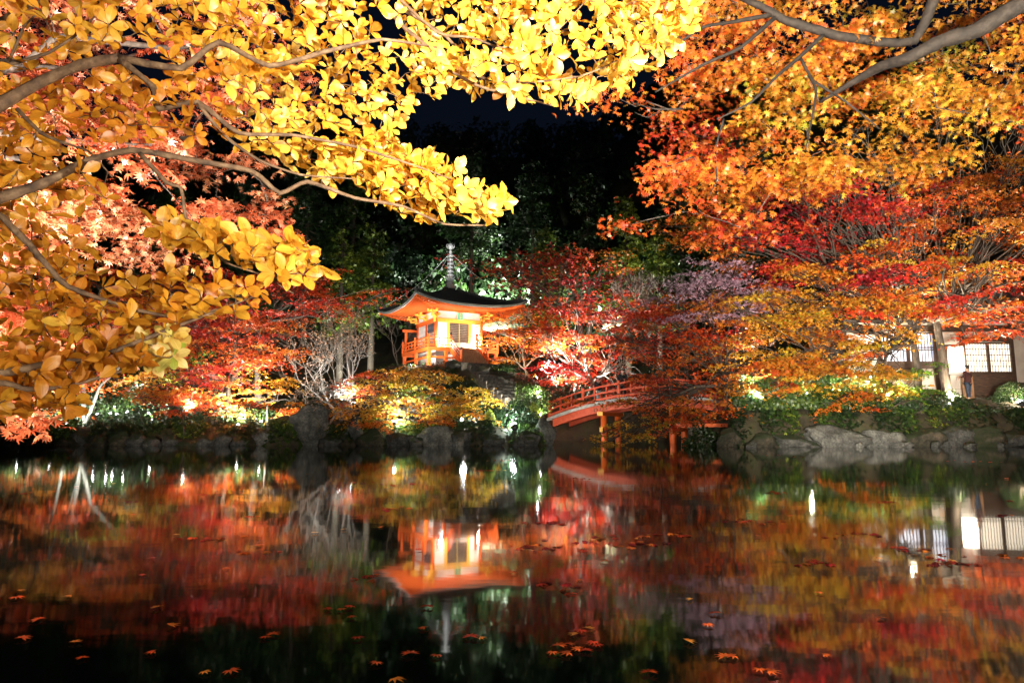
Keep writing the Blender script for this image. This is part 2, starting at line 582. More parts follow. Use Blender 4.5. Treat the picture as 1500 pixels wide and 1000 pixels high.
def bare_tree(name, label, base, L, r, depth, seed, mat='pale_bark', lean=(0, 0, 1), spread=.6, leafy=0, lmat='pale', hue=.5,
              minr=.012, ls=.1, group=None, stems=1, up=.1):
    rnd = random.Random(seed)
    t = thing(name, label, 'tree', base, 0, group)
    mb = MB(); tips = []
    for s in range(stems):
        d = Vector(lean) + Vector((rnd.gauss(0, .35), rnd.gauss(0, .35), 0)) * (s > 0 or stems > 1)
        grow(mb, Vector((0, 0, -.2)), d.normalized(), L, r, depth, rnd, spread, up, minr, tips)
    mb.build('trunk', M[mat], t, smooth=True)
    if leafy:
        T = np.array([tuple(v) for v in tips])
        n = int(len(T) * leafy)
        P = T[rng.integers(0, len(T), n)] + rng.normal(0, .13, (n, 3))
        N = np.stack([rng.normal(0, .7, n), rng.normal(0, .7, n), np.ones(n)], 1)
        leaves('crown', P, N, rng.uniform(.7, 1.2, n) * ls, T3, M[lmat], t, rng.normal(hue, .15, n), rng.uniform(.7, 1.1, n))
    return t


def shrub(name, label, c, rx, ry, rz, n, ls=.09, mat='green', hue=.45, sd=.1, group=None, cat='shrub', lump=.18, core=True, tmpl=TQ):
    """c = centre of the base on the ground"""
    t = thing(name, label, cat, c, 0, group)
    mb = MB()
    for i in range(5):
        a = random.uniform(0, 6.28)
        mb.tube([(0, 0, -.1), (.3 * rx * math.cos(a), .3 * ry * math.sin(a), rz * .8), (.55 * rx * math.cos(a), .55 * ry * math.sin(a), rz * 1.4)], [.03, .02, .01], 4)
    mb.build('stem', M['bark'], t)
    D = rng.normal(size=(n, 3)); D /= np.linalg.norm(D, axis=1, keepdims=True)
    D[:, 2] = np.abs(D[:, 2]) * 1.0
    ph = rng.uniform(0, 6, 4)
    f = 1 + lump * np.sin(D[:, 0] * 5 + ph[0]) * np.sin(D[:, 1] * 4 + ph[1]) + lump * .8 * np.sin(D[:, 2] * 7 + ph[2] + D[:, 0] * 6)
    rad = f * rng.uniform(.55, 1.02, n) ** .5
    P = D * rad[:, None] * np.array([rx, ry, rz * 1.6]) + np.array([0, 0, .05])
    N = D + rng.normal(0, .6, (n, 3))
    leaves('foliage', P, N, rng.uniform(.7, 1.3, n) * ls, tmpl, M[mat], t, rng.normal(hue, sd, n), rng.uniform(.6, 1.1, n))
    return t


def rock(name, label, c, sx, sy, sz, seed=0, mat='rock', group=None, sub=4, rz=None):
    bm = bmesh.new()
    bmesh.ops.create_icosphere(bm, subdivisions=sub, radius=1)
    rn = random.Random(seed)
    planes = [(Vector((rn.gauss(0, 1), rn.gauss(0, 1), rn.gauss(.1, .8))).normalized(), rn.uniform(.5, .86)) for _ in range(15)]
    off = Vector((seed * 3.1, seed * 1.7, 0))
    for v in bm.verts:
        p = v.co.copy()
        for nrm, d in planes:
            e = p.dot(nrm) - d
            if e > 0: p -= nrm * e * .92
        p *= 1.08 + .2 * mnoise.noise(p * 1.8 + off) + .1 * mnoise.noise(p * 5 + off) + .09 * mnoise.noise(p * 11 + off)
        v.co = Vector((p.x * sx, p.y * sy, p.z * sz))
    me = bpy.data.meshes.new(name)
    bm.to_mesh(me); bm.free()
    me.materials.append(M[mat])
    me.polygons.foreach_set('use_smooth', [True] * len(me.polygons))
    o = bpy.data.objects.new(name, me)
    C.objects.link(o)
    o.location = c
    o.rotation_euler.z = rn.uniform(-.5, .5) if rz is None else rz
    return tag(o, label, 'rock', group)


def floodlight(label, loc, aim, power, angle=110, col=(1, .93, .82), size=.11, lens='lens', group=None, height=.25, radius=.1, name='floodlight', blend=.6):
    """garden flood: spike, bracket, hooded housing, glowing lens, and the light it throws"""
    loc, aim = Vector(loc), Vector(aim)
    t = thing(name, label, 'floodlight', loc, 0, group)
    d = (aim - (loc + Vector((0, 0, height)))).normalized()
    head = Vector((0, 0, height))
    u = d.cross(Vector((0, 0, 1))); u = u.normalized() if u.length > 1e-4 else Vector((1, 0, 0))
    v = u.cross(d)
    s = size
    MB().tube([(0, 0, -.2), (0, 0, height - s * .6)], s * .16, 6).build('spike', M['dark_metal'], t)
    mb = MB()
    for k in (-1, 1):
        mb.bar(Vector((0, 0, height - s * .8)) + u * s * 1.12 * k, head + u * s * 1.12 * k, s * .12)
    mb.bar(Vector((0, 0, height - s * .8)) - u * s * 1.12, Vector((0, 0, height - s * .8)) + u * s * 1.12, s * .12)
    mb.build('bracket', M['dark_metal'], t)
    mb = MB()
    mb.tube([head - d * s * 1.5, head - d * s * 1.1, head - d * s * .1, head], [s * .45, s * .85, s * 1.0, s * 1.06], 14)
    mb.build('housing', M['dark_metal'], t, smooth=False)
    mb = MB()
    mb.tube([head + d * .004, head + d * s * .35, head + d * s * .75, head + d * s], [s * .95, s * .95, s * .65, s * .15], 14)
    mb.build('lens', M[lens], t, smooth=True)
    L = bpy.data.lights.new('beam', 'SPOT')
    L.energy = power; L.color = col
    L.spot_size = R(angle); L.spot_blend = blend
    L.shadow_soft_size = radius
    lo = bpy.data.objects.new('beam', L)
    C.objects.link(lo); lo.parent = t
    lo.location = head + d * (s * 1.15 + radius)
    lo.rotation_euler = d.to_track_quat('-Z', 'Y').to_euler()
    return t


def smooth(a, b, x):
    t = np.clip((x - a) / (b - a), 0, 1)
    return t * t * (3 - 2 * t)


# ------------------------------------------------------------------ terrain
XT, YT = at(658, 515, 46).x, 46.0
ZF = at(658, 515, 46).z                # veranda floor of the hall


def shore(x):
    l = 32.2 + .5 * np.sin(x * .7) + .25 * np.sin(x * 1.9 + 1)
    r_ = 29.9 + .2 * np.sin(x * .9 + 2)
    return l + (r_ - l) * smooth(3, 9, x)


def ground_h(x, y):
    x = np.asarray(x, float); y = np.asarray(y, float)
    ys = shore(x)
    s = smooth(ys - .15, ys + .55, y)
    left = 1.0 - smooth(2, 6, x)
    land = .75 + left * (smooth(33, 44, y) * 1.6) + (1 - left) * (.35 + .95 * smooth(29, 33, y))
    dx = (x - XT) / 6.5
    land += (ZF - 1.15 - 2.35) * np.exp(-dx ** 4) * smooth(36.8, 42.3, y) * (1 - smooth(52, 58, y)) * left
    land += smooth(12, 45, x) * smooth(60, 110, y) * 16
    land += smooth(50, 74, y) * 8 + smooth(70, 150, y) * 50
    land = land + .12 * np.sin(x * 1.3) * np.sin(y * .9)
    h = -.7 + s * (land + .7)
    # channel under the bridge
    cx0 = 2.0 + 0 * y; cx1 = 9.3 + smooth(29, 36, y) * 2.3
    ch = smooth(cx0 - .35, cx0 + .35, x) * (1 - smooth(cx1 - .35, cx1 + .35, x)) * (1 - smooth(44, 45, y))
    h = h * (1 - ch) - .7 * ch
    # near bank, round and beside the camera
    nb = smooth(.05, .5, np.maximum(-(y - .75), (np.abs(x) - (1.35 + .86 * np.maximum(y, 0)))) ) * (1 - smooth(11, 14, y))
    h = h + nb * (1.0 - .15)
    return h


def gz(x, y): return float(ground_h(x, y))


xs = np.unique(np.concatenate([np.linspace(-200, -30, 40), np.arange(-30, 30, .4), np.linspace(30, 200, 40)]))
ysv = np.unique(np.concatenate([np.arange(-12, 14, .4), np.linspace(14, 27, 8), np.arange(27, 60, .33), np.linspace(60, 260, 90)]))
X, Y = np.meshgrid(xs, ysv)
Z = ground_h(X, Y)
Z += np.where(Z > 0, rng.normal(0, .03, Z.shape), 0)
nx, ny = len(xs), len(ysv)
ii = (np.arange(ny - 1)[:, None] * nx + np.arange(nx - 1)[None]).ravel()
F = np.stack([ii, ii + 1, ii + 1 + nx, ii + nx], 1)
g = npmesh('ground', np.stack([X.ravel(), Y.ravel(), Z.ravel()], 1), F, M['earth'], smooth=True)
tag(g, 'dark earth banks and wooded hillside round the pond', kind='structure')

# water
m, nt, p = newmat('pond water')
p.inputs['Base Color'].default_value = (.003, .006, .004, 1)
p.inputs['Roughness'].default_value = .045
p.inputs['IOR'].default_value = 5.0
tc = node(nt, 'ShaderNodeTexCoord')
mp = node(nt, 'ShaderNodeMapping'); mp.inputs['Scale'].default_value = (1.1, 2.4, 1)
nt.links.new(tc.outputs['Object'], mp.inputs[0])
n1 = node(nt, 'ShaderNodeTexNoise'); n1.inputs['Scale'].default_value = 1.1; n1.inputs['Detail'].default_value = 3
n2 = node(nt, 'ShaderNodeTexNoise'); n2.inputs['Scale'].default_value = 9; n2.inputs['Detail'].default_value = 2
nt.links.new(mp.outputs[0], n1.inputs['Vector']); nt.links.new(mp.outputs[0], n2.inputs['Vector'])
ad = node(nt, 'ShaderNodeMath', operation='MULTIPLY_ADD'); ad.inputs[1].default_value = .03
nt.links.new(n2.outputs[0], ad.inputs[0]); nt.links.new(n1.outputs[0], ad.inputs[2])
b = node(nt, 'ShaderNodeBump'); b.inputs['Strength'].default_value = .5; b.inputs['Distance'].default_value = .0017
nt.links.new(ad.outputs[0], b.inputs['Height']); nt.links.new(b.outputs[0], p.inputs['Normal'])
o = npmesh('water', [(-60, -8, 0), (60, -8, 0), (60, 56, 0), (-60, 56, 0)], [(0, 1, 2, 3)], m)
tag(o, 'still dark pond water reflecting the lit trees', kind='structure')

# ------------------------------------------------------------------ hall on the island
hall = thing('pagoda_hall', 'small vermilion and white hall with dark curved roof and tall metal finial', 'temple hall', (XT, YT, ZF), R(28))
A = 1.62      # half side of the walls
V = M
hp = hall
# walls with openings are panels between the posts
for sx in (-1, 1):
    for sy in (-1, 1):
        mb = MB(); mb.tube([(sx * A, sy * A, 0), (sx * A, sy * A, 2.45)], .12, 12); mb.build('post', M['vermilion'], hp, smooth=True)
DW = .78
for x in (-DW, DW):
    mb = MB(); mb.box(x - .09, x + .09, -A - .06, -A + .1, 0, 1.72); mb.build('door_post', M['ochre'], hp)
MB().box(-A + .1, -DW - .09, -A - .02, -A + .06, 0, 1.72).build('wall', M['plaster'], hp)
MB().box(DW + .09, A - .1, -A - .02, -A + .06, 0, 1.72).build('wall', M['plaster'], hp)
for fx in (-1, 1):       # two lattice doors
    mb = MB(); x0, x1 = (-DW + .09, -.01) if fx < 0 else (.01, DW - .09)
    mb.box(x0, x1, -A + .0, -A + .04, .06, 1.7)
    dr = mb.build('door', M['pale_door'] if 'pale_door' in M else M['grey_wood'], hp)
    mb = MB()
    for i in range(9):
        x = x0 + (x1 - x0) * i / 8; mb.box(x - .012, x + .012, -A - .035, -A - .003, .45, 1.68)
    for i in range(12):
        z = .45 + 1.23 * i / 11; mb.box(x0, x1, -A - .032, -A - .006, z - .012, z + .012)
    mb.build('lattice', M['dark_wood'], dr)
    mb = MB(); mb.box(x0, x1, -A - .04, -A - .003, .08, .36); mb.build('kick_panel', M['cream'], dr)
mb = MB(); mb.box(-.012, .012, -A - .07, -A - .036, .1, 1.68); mb.build('centre_bar', M['gilt'], hp)
# sides: left (-x): plaster, a high dark window; right (+x), back plain with posts
for (ax, sgn) in (('x', -1), ('x', 1), ('y', 1)):
    mb = MB()
    if ax == 'x': mb.box(sgn * A - .03, sgn * A + .03, -A + .1, A - .1, 0, 1.72)
    else: mb.box(-A + .1, A - .1, sgn * A - .03, sgn * A + .03, 0, 1.72)
    mb.build('wall', M['plaster'], hp)
    mb = MB()
    if ax == 'x': mb.box(sgn * A - .08, sgn * A + .08, -.12, .12, 0, 1.72)
    else: mb.box(-.12, .12, sgn * A - .08, sgn * A + .08, 0, 1.72)
    mb.build('middle_post', M['vermilion'], hp)
wf = MB(); wf.box(-A - .07, -A - .034, -1.45, -.3, 1.02, 1.68); wf = wf.build('window', M['brown_wood'], hp)
MB().box(-A - .09, -A - .072, -1.38, -.37, 1.09, 1.61).build('pane', M['slate_blue'], wf)
# beams round the walls
for nm, z0, z1, e, mt in (('floor_beam', 0, .13, .05, 'vermilion'), ('head_beam', 1.72, 1.98, .1, 'ochre'), ('wall_plate', 2.46, 2.6, .1, 'vermilion')):
    for s in (-1, 1):
        mb = MB(); mb.box(-A - .16, A + .16, s * A - e, s * A + e, z0, z1); mb.build(nm, M[mt if s < 0 else 'vermilion'], hp)
        mb = MB(); mb.box(s * A - e + .002, s * A + e - .002, -A + e, A - e, z0 + .003, z1 - .003); mb.build(nm, M['vermilion'], hp)
# white infill above the head beam
for s in (-1, 1):
    MB().box(-A, A, s * A - .03, s * A + .03, 1.98, 2.46).build('upper_panel', M['plaster'], hp)
    MB().box(s * A - .028, s * A + .028, -A, A, 1.98, 2.46).build('upper_panel', M['plaster'], hp)
# bracket sets: stepped arms with bearing blocks at the corners and mid-bays
def bracket(px, py, ang):
    mb = MB()
    ca, sa = math.cos(ang), math.sin(ang)
    def bx(u, v, z, su, sv, sz):
        c = Vector((px + u * ca - v * sa, py + u * sa + v * ca, z))
        a = Vector((ca, sa, 0)) * su / 2
        mb.bar(c - a, c + a, sv, sz)
    bx(.02, 0, 2.03, .26, .26, .1)
    bx(.22, 0, 2.13, .62, .1, .1); bx(0, 0, 2.15, .1, .62, .1)
    for v in (-.25, 0, .25): bx(0, v, 2.24, .13, .13, .08)
    bx(.48, 0, 2.24, .13, .13, .08)
    bx(.34, 0, 2.34, .9, .1, .1); bx(.48, 0, 2.36, .1, .72, .1)
    for v in (-.3, 0, .3): bx(.48, v, 2.46, .13, .13, .09)
    mb.build('bracket_set', M['ochre'], hp)
for sx in (-1, 1):
    for sy in (-1, 1): bracket(sx * (A + .06), sy * (A + .06), math.atan2(sy, sx))
bracket(-A - .08, 0, PI)
# green plaque over the doors
pq = MB().box(-.17, .17, -A - .24, -A - .19, 1.93, 2.38).build('name_plaque', M['teal'], hp)
MB().box(-.21, .21, -A - .19, -A - .16, 1.89, 2.42).build('plaque_frame', M['gilt'], pq)
mb = MB()
for (a, b_) in (((-.06, 2.3), (.06, 2.3)), ((0, 2.34), (0, 2.22)), ((-.07, 2.22), (.07, 2.22)), ((-.05, 2.15), (.05, 2.15)), ((0, 2.19), (0, 2.0)), ((-.07, 2.06), (.07, 2.06)), ((-.05, 2.0), (.06, 2.0))):
    mb.bar((a[0], -A - .244, a[1]), (b_[0], -A - .244, b_[1]), .008, .014)
mb.build('lettering', M['gilt'], pq)
# roof: concave square pyramid with upturned corners
RH = 3.88
def roof_z(x, y):
    r_ = max(abs(x), abs(y)) / RH
    q = min(abs(x), abs(y)) / (max(abs(x), abs(y)) + 1e-6)
    return 2.66 + 1.8 * (1 - r_) ** 1.35 + .52 * (q ** 2.6) * r_ ** 2.2
n = 32
top = []; gridi = {}
vs = []; fs = []
def gp(i, j): return (-RH + 2 * RH * i / n, -RH + 2 * RH * j / n)
for j in range(n + 1):
    for i in range(n + 1):
        x, y = gp(i, j); vs.append((x, y, roof_z(x, y)))
for j in range(n):
    for i in range(n):
        a = j * (n + 1) + i; fs.append((a, a + 1, a + n + 2, a + n + 1))
mb = MB(); mb.add(vs, fs); rf = mb.build('roof', M['thatch'], hp, smooth=True)
ring = [(gp(i, 0)) for i in range(n)] + [gp(n, j) for j in range(n)] + [gp(n - i, n) for i in range(n)] + [gp(0, n - j) for j in range(n)]
mb = MB(); vs = []; K = len(ring)
for (sc_, dz_) in ((1.0, .002), (1.003, -.08), (.985, -.17)):
    for x, y in ring: vs.append((x * sc_, y * sc_, roof_z(x, y) + dz_))
fs = [(l * K + i, l * K + (i + 1) % K, (l + 1) * K + (i + 1) % K, (l + 1) * K + i) for l in range(2) for i in range(K)]
mb.add(vs, fs); mb.build('roof_edge', M['thatch_edge'], rf)
vs = []
for (f_, dz_) in ((.985, -.172), (.4, 0)):
    for x, y in ring:
        vs.append((x * f_, y * f_, (roof_z(x, y) + dz_) if f_ > .9 else 2.72))
mb = MB(); mb.add(vs, [(i, (i + 1) % K, K + (i + 1) % K, K + i) for i in range(K)]); mb.build('soffit', M['plaster'], rf)
for sd in range(4):       # one tier of rafters on every side
    mb = MB(); ca, sa = math.cos(sd * PI / 2), math.sin(sd * PI / 2)
    for i in range(35):
        u = -RH * .933 + 2 * RH * .933 * i / 34
        iu = max(-1.6, min(1.6, u)) if abs(u) < 1.6 else u
        v0 = -max(1.45, abs(u)) ; v1 = -RH + .1
        if abs(v0) > abs(v1) - .1: continue
        z1 = roof_z(u, v1) - .24; tz = (abs(v0) / RH - .4) / .6
        z0 = 2.64 + (z1 - 2.64) * max(0, tz)
        p0 = (u * ca - v0 * sa, u * sa + v0 * ca, z0); p1 = (u * ca - v1 * sa, u * sa + v1 * ca, z1)
        mb.bar(p0, p1, .06, .09)
    mb.build('rafters', M['vermilion'], rf)
    mb = MB(); pts = []
    for i in range(17):
        u = -RH * .96 + 2 * RH * .96 * i / 16; v1 = -RH * .965
        pts.append(Vector((u * ca - v1 * sa, u * sa + v1 * ca, roof_z(u, v1) - .23)))
    for a, b_ in zip(pts, pts[1:]): mb.bar(a, b_, .08, .09)
    mb.build('eave_board', M['vermilion'], rf)
for sx in (-1, 1):        # hip ridges with end ornaments and corner rafters
    for sy in (-1, 1):
        mb = MB()
        pts = [Vector((sx * RH * k / 10, sy * RH * k / 10, roof_z(RH * k / 10, RH * k / 10) + .04)) for k in range(1, 11)]
        for a, b_ in zip(pts[:-1], pts[1:]): mb.bar(a, b_, .2, .16)
        hr = mb.build('hip_ridge', M['thatch'], rf)
        e = pts[8]; MB().tube([e, e + Vector((0, 0, .16)), e + Vector((sx * .06, sy * .06, .34))], [.13, .11, .03], 8).build('ridge_ornament', M['tile'], hr)
        mb = MB(); mb.bar((sx * 1.6, sy * 1.6, 2.6), (sx * RH * .97, sy * RH * .97, roof_z(RH, RH) - .3), .13, .16); mb.build('hip_rafter', M['vermilion'], rf)
# finial
fz = roof_z(0, 0)
fin = MB().box(-.34, .34, -.34, .34, fz - .12, fz + .08).build('finial', M['bronze'], hp)
MB().lathe([(.12, fz + .08), (.3, fz + .12), (.31, fz + .26), (.2, fz + .4), (.1, fz + .44)], n=20).build('bowl', M['bronze'], fin, smooth=True)
mb = MB()
for k in range(8):
    a = k * PI / 4
    mb.tube([(.1 * math.cos(a), .1 * math.sin(a), fz + .44), (.26 * math.cos(a), .26 * math.sin(a), fz + .55), (.34 * math.cos(a), .34 * math.sin(a), fz + .72)], [.07, .07, .015], 5)
mb.build('lotus', M['bronze'], fin)
MB().tube([(0, 0, fz), (0, 0, fz + 2.75)], [.06, .035], 8).build('shaft', M['bronze'], fin)
for k in range(6):
    z = fz + .82 + k * .27; r_ = .24 - .014 * k
    MB().lathe([(.07, z - .07), (r_, z - .085), (r_ + .025, z), (r_ * .9, z + .08), (.07, z + .06)], n=18).build('ring', M['bronze'], fin, smooth=True)
MB().lathe([(.05, fz + 2.36), (.13, fz + 2.42), (.12, fz + 2.5), (.05, fz + 2.56)], n=14).build('cap', M['bronze'], fin, smooth=True)
MB().lathe([(.04, fz + 2.6), (.15, fz + 2.68), (.21, fz + 2.82), (.15, fz + 2.96), (.03, fz + 3.06), (.008, fz + 3.16)], n=16).build('jewel', M['bronze'], fin, smooth=True)
mb = MB()
for k in range(8):
    a = k * PI / 4; c_, s_ = math.cos(a), math.sin(a)
    mb.tube([(.2 * c_, .2 * s_, fz + 2.72), (.3 * c_, .3 * s_, fz + 2.85), (.24 * c_, .24 * s_, fz + 3.02)], [.02, .03, .008], 4)
mb.build('flame_rim', M['bronze'], fin)
for sx in (-1, 1):
    for sy in (-1, 1):
        a = Vector((0, 0, fz + 2.4)); b_ = Vector((sx * RH * .93, sy * RH * .93, roof_z(RH * .93, RH * .93) + .2))
        pts = [a.lerp(b_, k / 14) - Vector((0, 0, .45 * math.sin(PI * k / 14))) for k in range(15)]
        ch = MB().tube(pts, .022, 4).build('chain', M['bronze'], fin)
        for k in (4, 9):
            q = pts[k]; MB().lathe([(.02, 0), (.05, -.05), (.075, -.2), (.07, -.21)], c=q, n=8).build('bell', M['bronze'], ch)

# veranda
D = 2.45
MB().box(-D, D, -D, D, -.1, -.003).build('veranda_floor', M['brown_wood'], hp)
for s in (-1, 1):
    MB().box(-D - .04, D + .04, s * D - .05, s * D + .05, -.26, -.02).build('edge_beam', M['vermilion'], hp)
    MB().box(s * D - .046, s * D + .046, -D + .05, D - .05, -.257, -.023).build('edge_beam', M['vermilion'], hp)
def newel(x, y, z=0, h=.78):
    q = MB().cbox(x, y, z + h / 2, .12, .12, h).build('railing_post', M['vermilion'], hp)
    MB().lathe([(.07, h), (.05, h + .03), (.08, h + .08), (.07, h + .14), (.01, h + .2)], c=(x, y, z), n=10).build('post_cap', M['dark_metal'], q, smooth=True)
def rails(p0, p1, z=0, z1=None):
    z1 = z if z1 is None else z1
    mb = MB()
    for h, t_ in ((.58, .07), (.36, .05), (.12, .07)):
        mb.bar((*p0, z + h), (*p1, z1 + h), t_ * .9, t_)
    L = math.dist(p0, p1); k = max(1, int(L / .55))
    for i in range(1, k):
        t_ = i / k
        x = p0[0] + (p1[0] - p0[0]) * t_; y = p0[1] + (p1[1] - p0[1]) * t_; zz = z + (z1 - z) * t_
        mb.cbox(x, y, zz + .32, .05, .05, .5)
    mb.build('railing', M['vermilion'], hp)
SW = .92
rails((-D, -D), (-SW, -D)); rails((SW, -D), (D, -D)); rails((-D, -D), (-D, D)); rails((D, -D), (D, D))
for x, y in ((-D, -D), (D, -D), (-SW, -D), (SW, -D), (-D, D), (D, D), (-D, 0), (D, 0)): newel(x, y)
# stairs in front with sloping railings
for k in range(6):
    z = -.02 - k * .18
    MB().box(-SW + .06, SW - .06, -D - .08 - .26 * (k + 1), -D - .06 - .26 * k, z - .2, z - .04).build('step', M['brown_wood'], hp)
rails((-SW, -D - .05), (-SW, -D - 1.6), 0, -1.05); rails((SW, -D - .05), (SW, -D - 1.6), 0, -1.05)
for s in (-1, 1):
    newel(s * SW, -D - 1.62, -1.1)
    mb = MB(); mb.bar((s * SW, -D - .02, -.15), (s * SW, -D - 1.66, -1.2), .1, .3); mb.build('stringer', M['vermilion'], hp)
# posts under the veranda
for x in (-D + .1, -1.2, 0, 1.2, D - .1):
    for y in (-D + .1, 0, D - .1):
        MB().cbox(x, y, -.82, .2, .2, 1.15).build('support_post', M['vermilion'], hp)
for y in (-D + .1,):
    MB().box(-D + .1, D - .1, y - .05, y + .05, -.72, -.6).build('tie_beam', M['vermilion'], hp)
MB().box(-D + .05, -D + .15, -D + .2, D - .2, -.72, -.6).build('tie_beam', M['vermilion'], hp)
MB().box(-A, A, -A, A, -1.5, -.1).build('plinth', M['plaster'], hp)
# dark lattice screen on the left rear of the veranda
sf = MB(); y = 2.1
sf.box(-D + .02, -D + .16, y - .07, y + .07, 0, 1.45); sf.box(-1.2, -1.08, y - .06, y + .06, 0, 1.45)
sf.box(-D - .15, -1.0, y - .08, y + .08, 1.45, 1.6)
sf = sf.build('screen_frame', M['vermilion'], hp)
mb = MB()
for i in range(9):
    x = -D + .2 + i * .11; mb.box(x, x + .03, y - .015, y + .015, .02, 1.44)
for i in range(10):
    z = .1 + i * .14; mb.box(-D + .16, -1.2, y - .012, y + .012, z, z + .03)
mb.build('screen_lattice', M['dark_wood'], sf)
# warm floor lamps on the veranda: one at the right front, one at the left
def bulb(loc, power, col, radius=.08, spotto=None, angle=120):
    q = MB().lathe([(.02, .05), (.05, .03), (.06, -.03), (.03, -.07)], c=loc, n=10).build('floor_lamp', M['lens'], hp, smooth=True)
    L = bpy.data.lights.new('glow', 'POINT' if spotto is None else 'SPOT')
    L.energy = power; L.color = col; L.shadow_soft_size = radius
    lo = bpy.data.objects.new('glow', L); C.objects.link(lo); lo.parent = hp; lo.location = Vector(loc) + Vector((0, 0, -.2))
    return lo
bulb((1.25, -2.1, .36), 62, (1, .94, .82))
bulb((-1.3, -2.2, .36), 36, (1, .94, .82))

# stone steps down the bank in front of the hall
cdir = Vector((math.cos(R(-60)), math.sin(R(-60)), 0)); cs = Vector((-cdir.y, cdir.x, 0))
O = Vector((XT, YT, 0)) + cdir * (D + 1.6)
zt = ZF - 1.15
st = thing('stone_stairs', 'dark stone steps leading down the bank from the hall', 'stairs', O + Vector((0, 0, zt)), R(30))
MB().box(-1.35, 1.3, -.65, .35, -.5, -.02).build('landing', M['stone_step'], st, bevel=.03)
for k in range(11):
    MB().box(-.95 + random.uniform(-.04, .04), 1.1 + random.uniform(-.04, .04), -1.1 - .42 * k, -.62 - .42 * k, -.9 - .21 * k, -.23 - .21 * k).build('step', M['stone_step'], st, bevel=.03)

# ------------------------------------------------------------------ arched red bridge
a0 = R(-30)
F0 = at(882, 647, 39.5); F0.z = 0
br = thing('arched_bridge', 'arched vermilion wooden bridge on posts crossing the pond inlet', 'bridge', F0, a0)
def dz(u): return 2.62 - 1.3 * ((u - 3.2) / 6.9) ** 2
BW = 2.8
U0, U1 = -3.5, 9.9
us = np.linspace(U0, U1, 28)
def arc(v0, v1, o0, o1, name, mat, parent=br, u0=U0, u1=U1, k=28, zf=dz):
    mb = MB(); uu = np.linspace(u0, u1, k); vs = []
    for u in uu:
        z = zf(u)
        vs += [(u, v0, z + o0), (u, v1, z + o0), (u, v1, z + o1), (u, v0, z + o1)]
    fs = []
    for i in range(k - 1):
        a = 4 * i
        for e in range(4):
            fs.append((a + e, a + (e + 1) % 4, a + 4 + (e + 1) % 4, a + 4 + e))
    fs += [(3, 2, 1, 0), tuple(range(4 * k - 4, 4 * k))]
    mb.add(vs, fs)
    return mb.build(name, M[mat], parent)
arc(-.02, BW + .02, -.12, -.01, 'deck', 'grey_wood')
for v0, v1 in ((-.12, -.024), (BW + .024, BW + .12)):
    arc(v0, v1, -.19, .0, 'deck_edge', 'grey_wood')
for v in (.12, BW - .42):
    arc(v, v + .3, -.62, -.125, 'girder', 'bridge_red', u0=U0 + .3, u1=U1 - .3, zf=lambda u: 2.62 - 1.45 * ((u - 3.2) / 6.9) ** 2 if 0 else dz(u))
for side, v in enumerate((.02, BW - .12)):
    arc(v, v + .1, .8, .9, 'top_rail', 'bridge_red')
    arc(v + .02, v + .08, .42, .52, 'middle_rail', 'bridge_red')
    arc(v + .01, v + .09, .06, .2, 'bottom_rail', 'bridge_red')
    k = 0; u = U0 + .1
    while u <= U1:
        big = k % 3 == 0
        h = 1.02 if big else .8; s_ = .15 if big else .09
        q = MB().cbox(u, v + .05, dz(u) + h / 2, s_, s_, h).build('railing_post', M['bridge_red'], br)
        if big:
            MB().lathe([(.08, h), (.06, h + .03), (.1, h + .1), (.08, h + .18), (.01, h + .26)], c=(u, v + .05, dz(u)), n=10).build('post_cap', M['dark_metal'], q, smooth=True)
        u += .74; k += 1
for u in (0, 4.05, 8.0):
    for v in (.3, BW - .3):
        z = dz(u) - .82
        MB().tube([(u, v, -1.2), (u, v, z)], .185, 10).build('pile', M['vermilion'], br, smooth=True)
    z = dz(u) - .82
    cbm = MB().box(u - .17, u + .17, -.25, BW + .25, z, z + .2).build('cross_beam', M['vermilion'], br)
    for e in (-.255, BW + .251):
        MB().box(u - .18, u + .18, e - .012, e + .012, z - .01, z + .21).build('beam_end', M['ochre'], cbm)
    tb = MB().box(u - .09, u + .09, -.1, BW + .1, .62, .82).build('tie_beam', M['vermilion'], br)
    MB().box(u - .1, u + .1, -.125, -.1, .58, .86).build('beam_end', M['ochre'], tb)
MB().box(-.1, 8.1, .22, .38, .56, .74).build('long_tie', M['vermilion'], br) if 0 else None
MB().box(4.05, 8.1, .24, .36, .86, 1.06).build('long_tie', M['vermilion'], br)
mb = MB()       # faded dark characters on the girder face
for k in range(5):
    x = -.5 + k * .19; z = dz(x) - .42
    mb.bar((x - .06, .112, z + .06), (x + .06, .112, z + .08), .008, .022)
    mb.bar((x, .112, z + .09), (x - .01, .112, z - .09), .008, .022)
    mb.bar((x - .05, .112, z - .05), (x + .05, .112, z - .03 + .03 * (k % 2)), .008, .022)
mb.build('lettering', M['ink'], br)

# ------------------------------------------------------------------ tea house on the right bank
HY = 34.5
def hx(px): return (px - 750) * (at(751, 540, HY).x)
def hz(py): return at(750, py, HY).z
HX0, HX1 = hx(1238), hx(1640)
GZ = hz(590)
hs = thing('tea_house', 'plastered tea house with lit lattice windows behind the right bank', 'house', ((HX0 + HX1) / 2, HY, GZ))
ox, oy, oz = hs.location
def hb(px0, px1, py0, py1, y0, y1, name, mat, parent=hs):
    return MB().box(hx(px0) - ox, hx(px1) - ox, y0, y1, hz(py1) - oz, hz(py0) - oz).build(name, M[mat], parent)
hb(1238, 1640, 462, 488, .06, .14, 'wall', 'cream')
hb(1238, 1291, 488, 583, .06, .14, 'wall', 'plaster')
hb(1291, 1374, 540, 570, .06, .14, 'wall', 'cream')
hb(1374, 1412, 488, 583, .06, .14, 'wall', 'cream')
hb(1484, 1640, 488, 560, .06, .14, 'wall', 'cream')
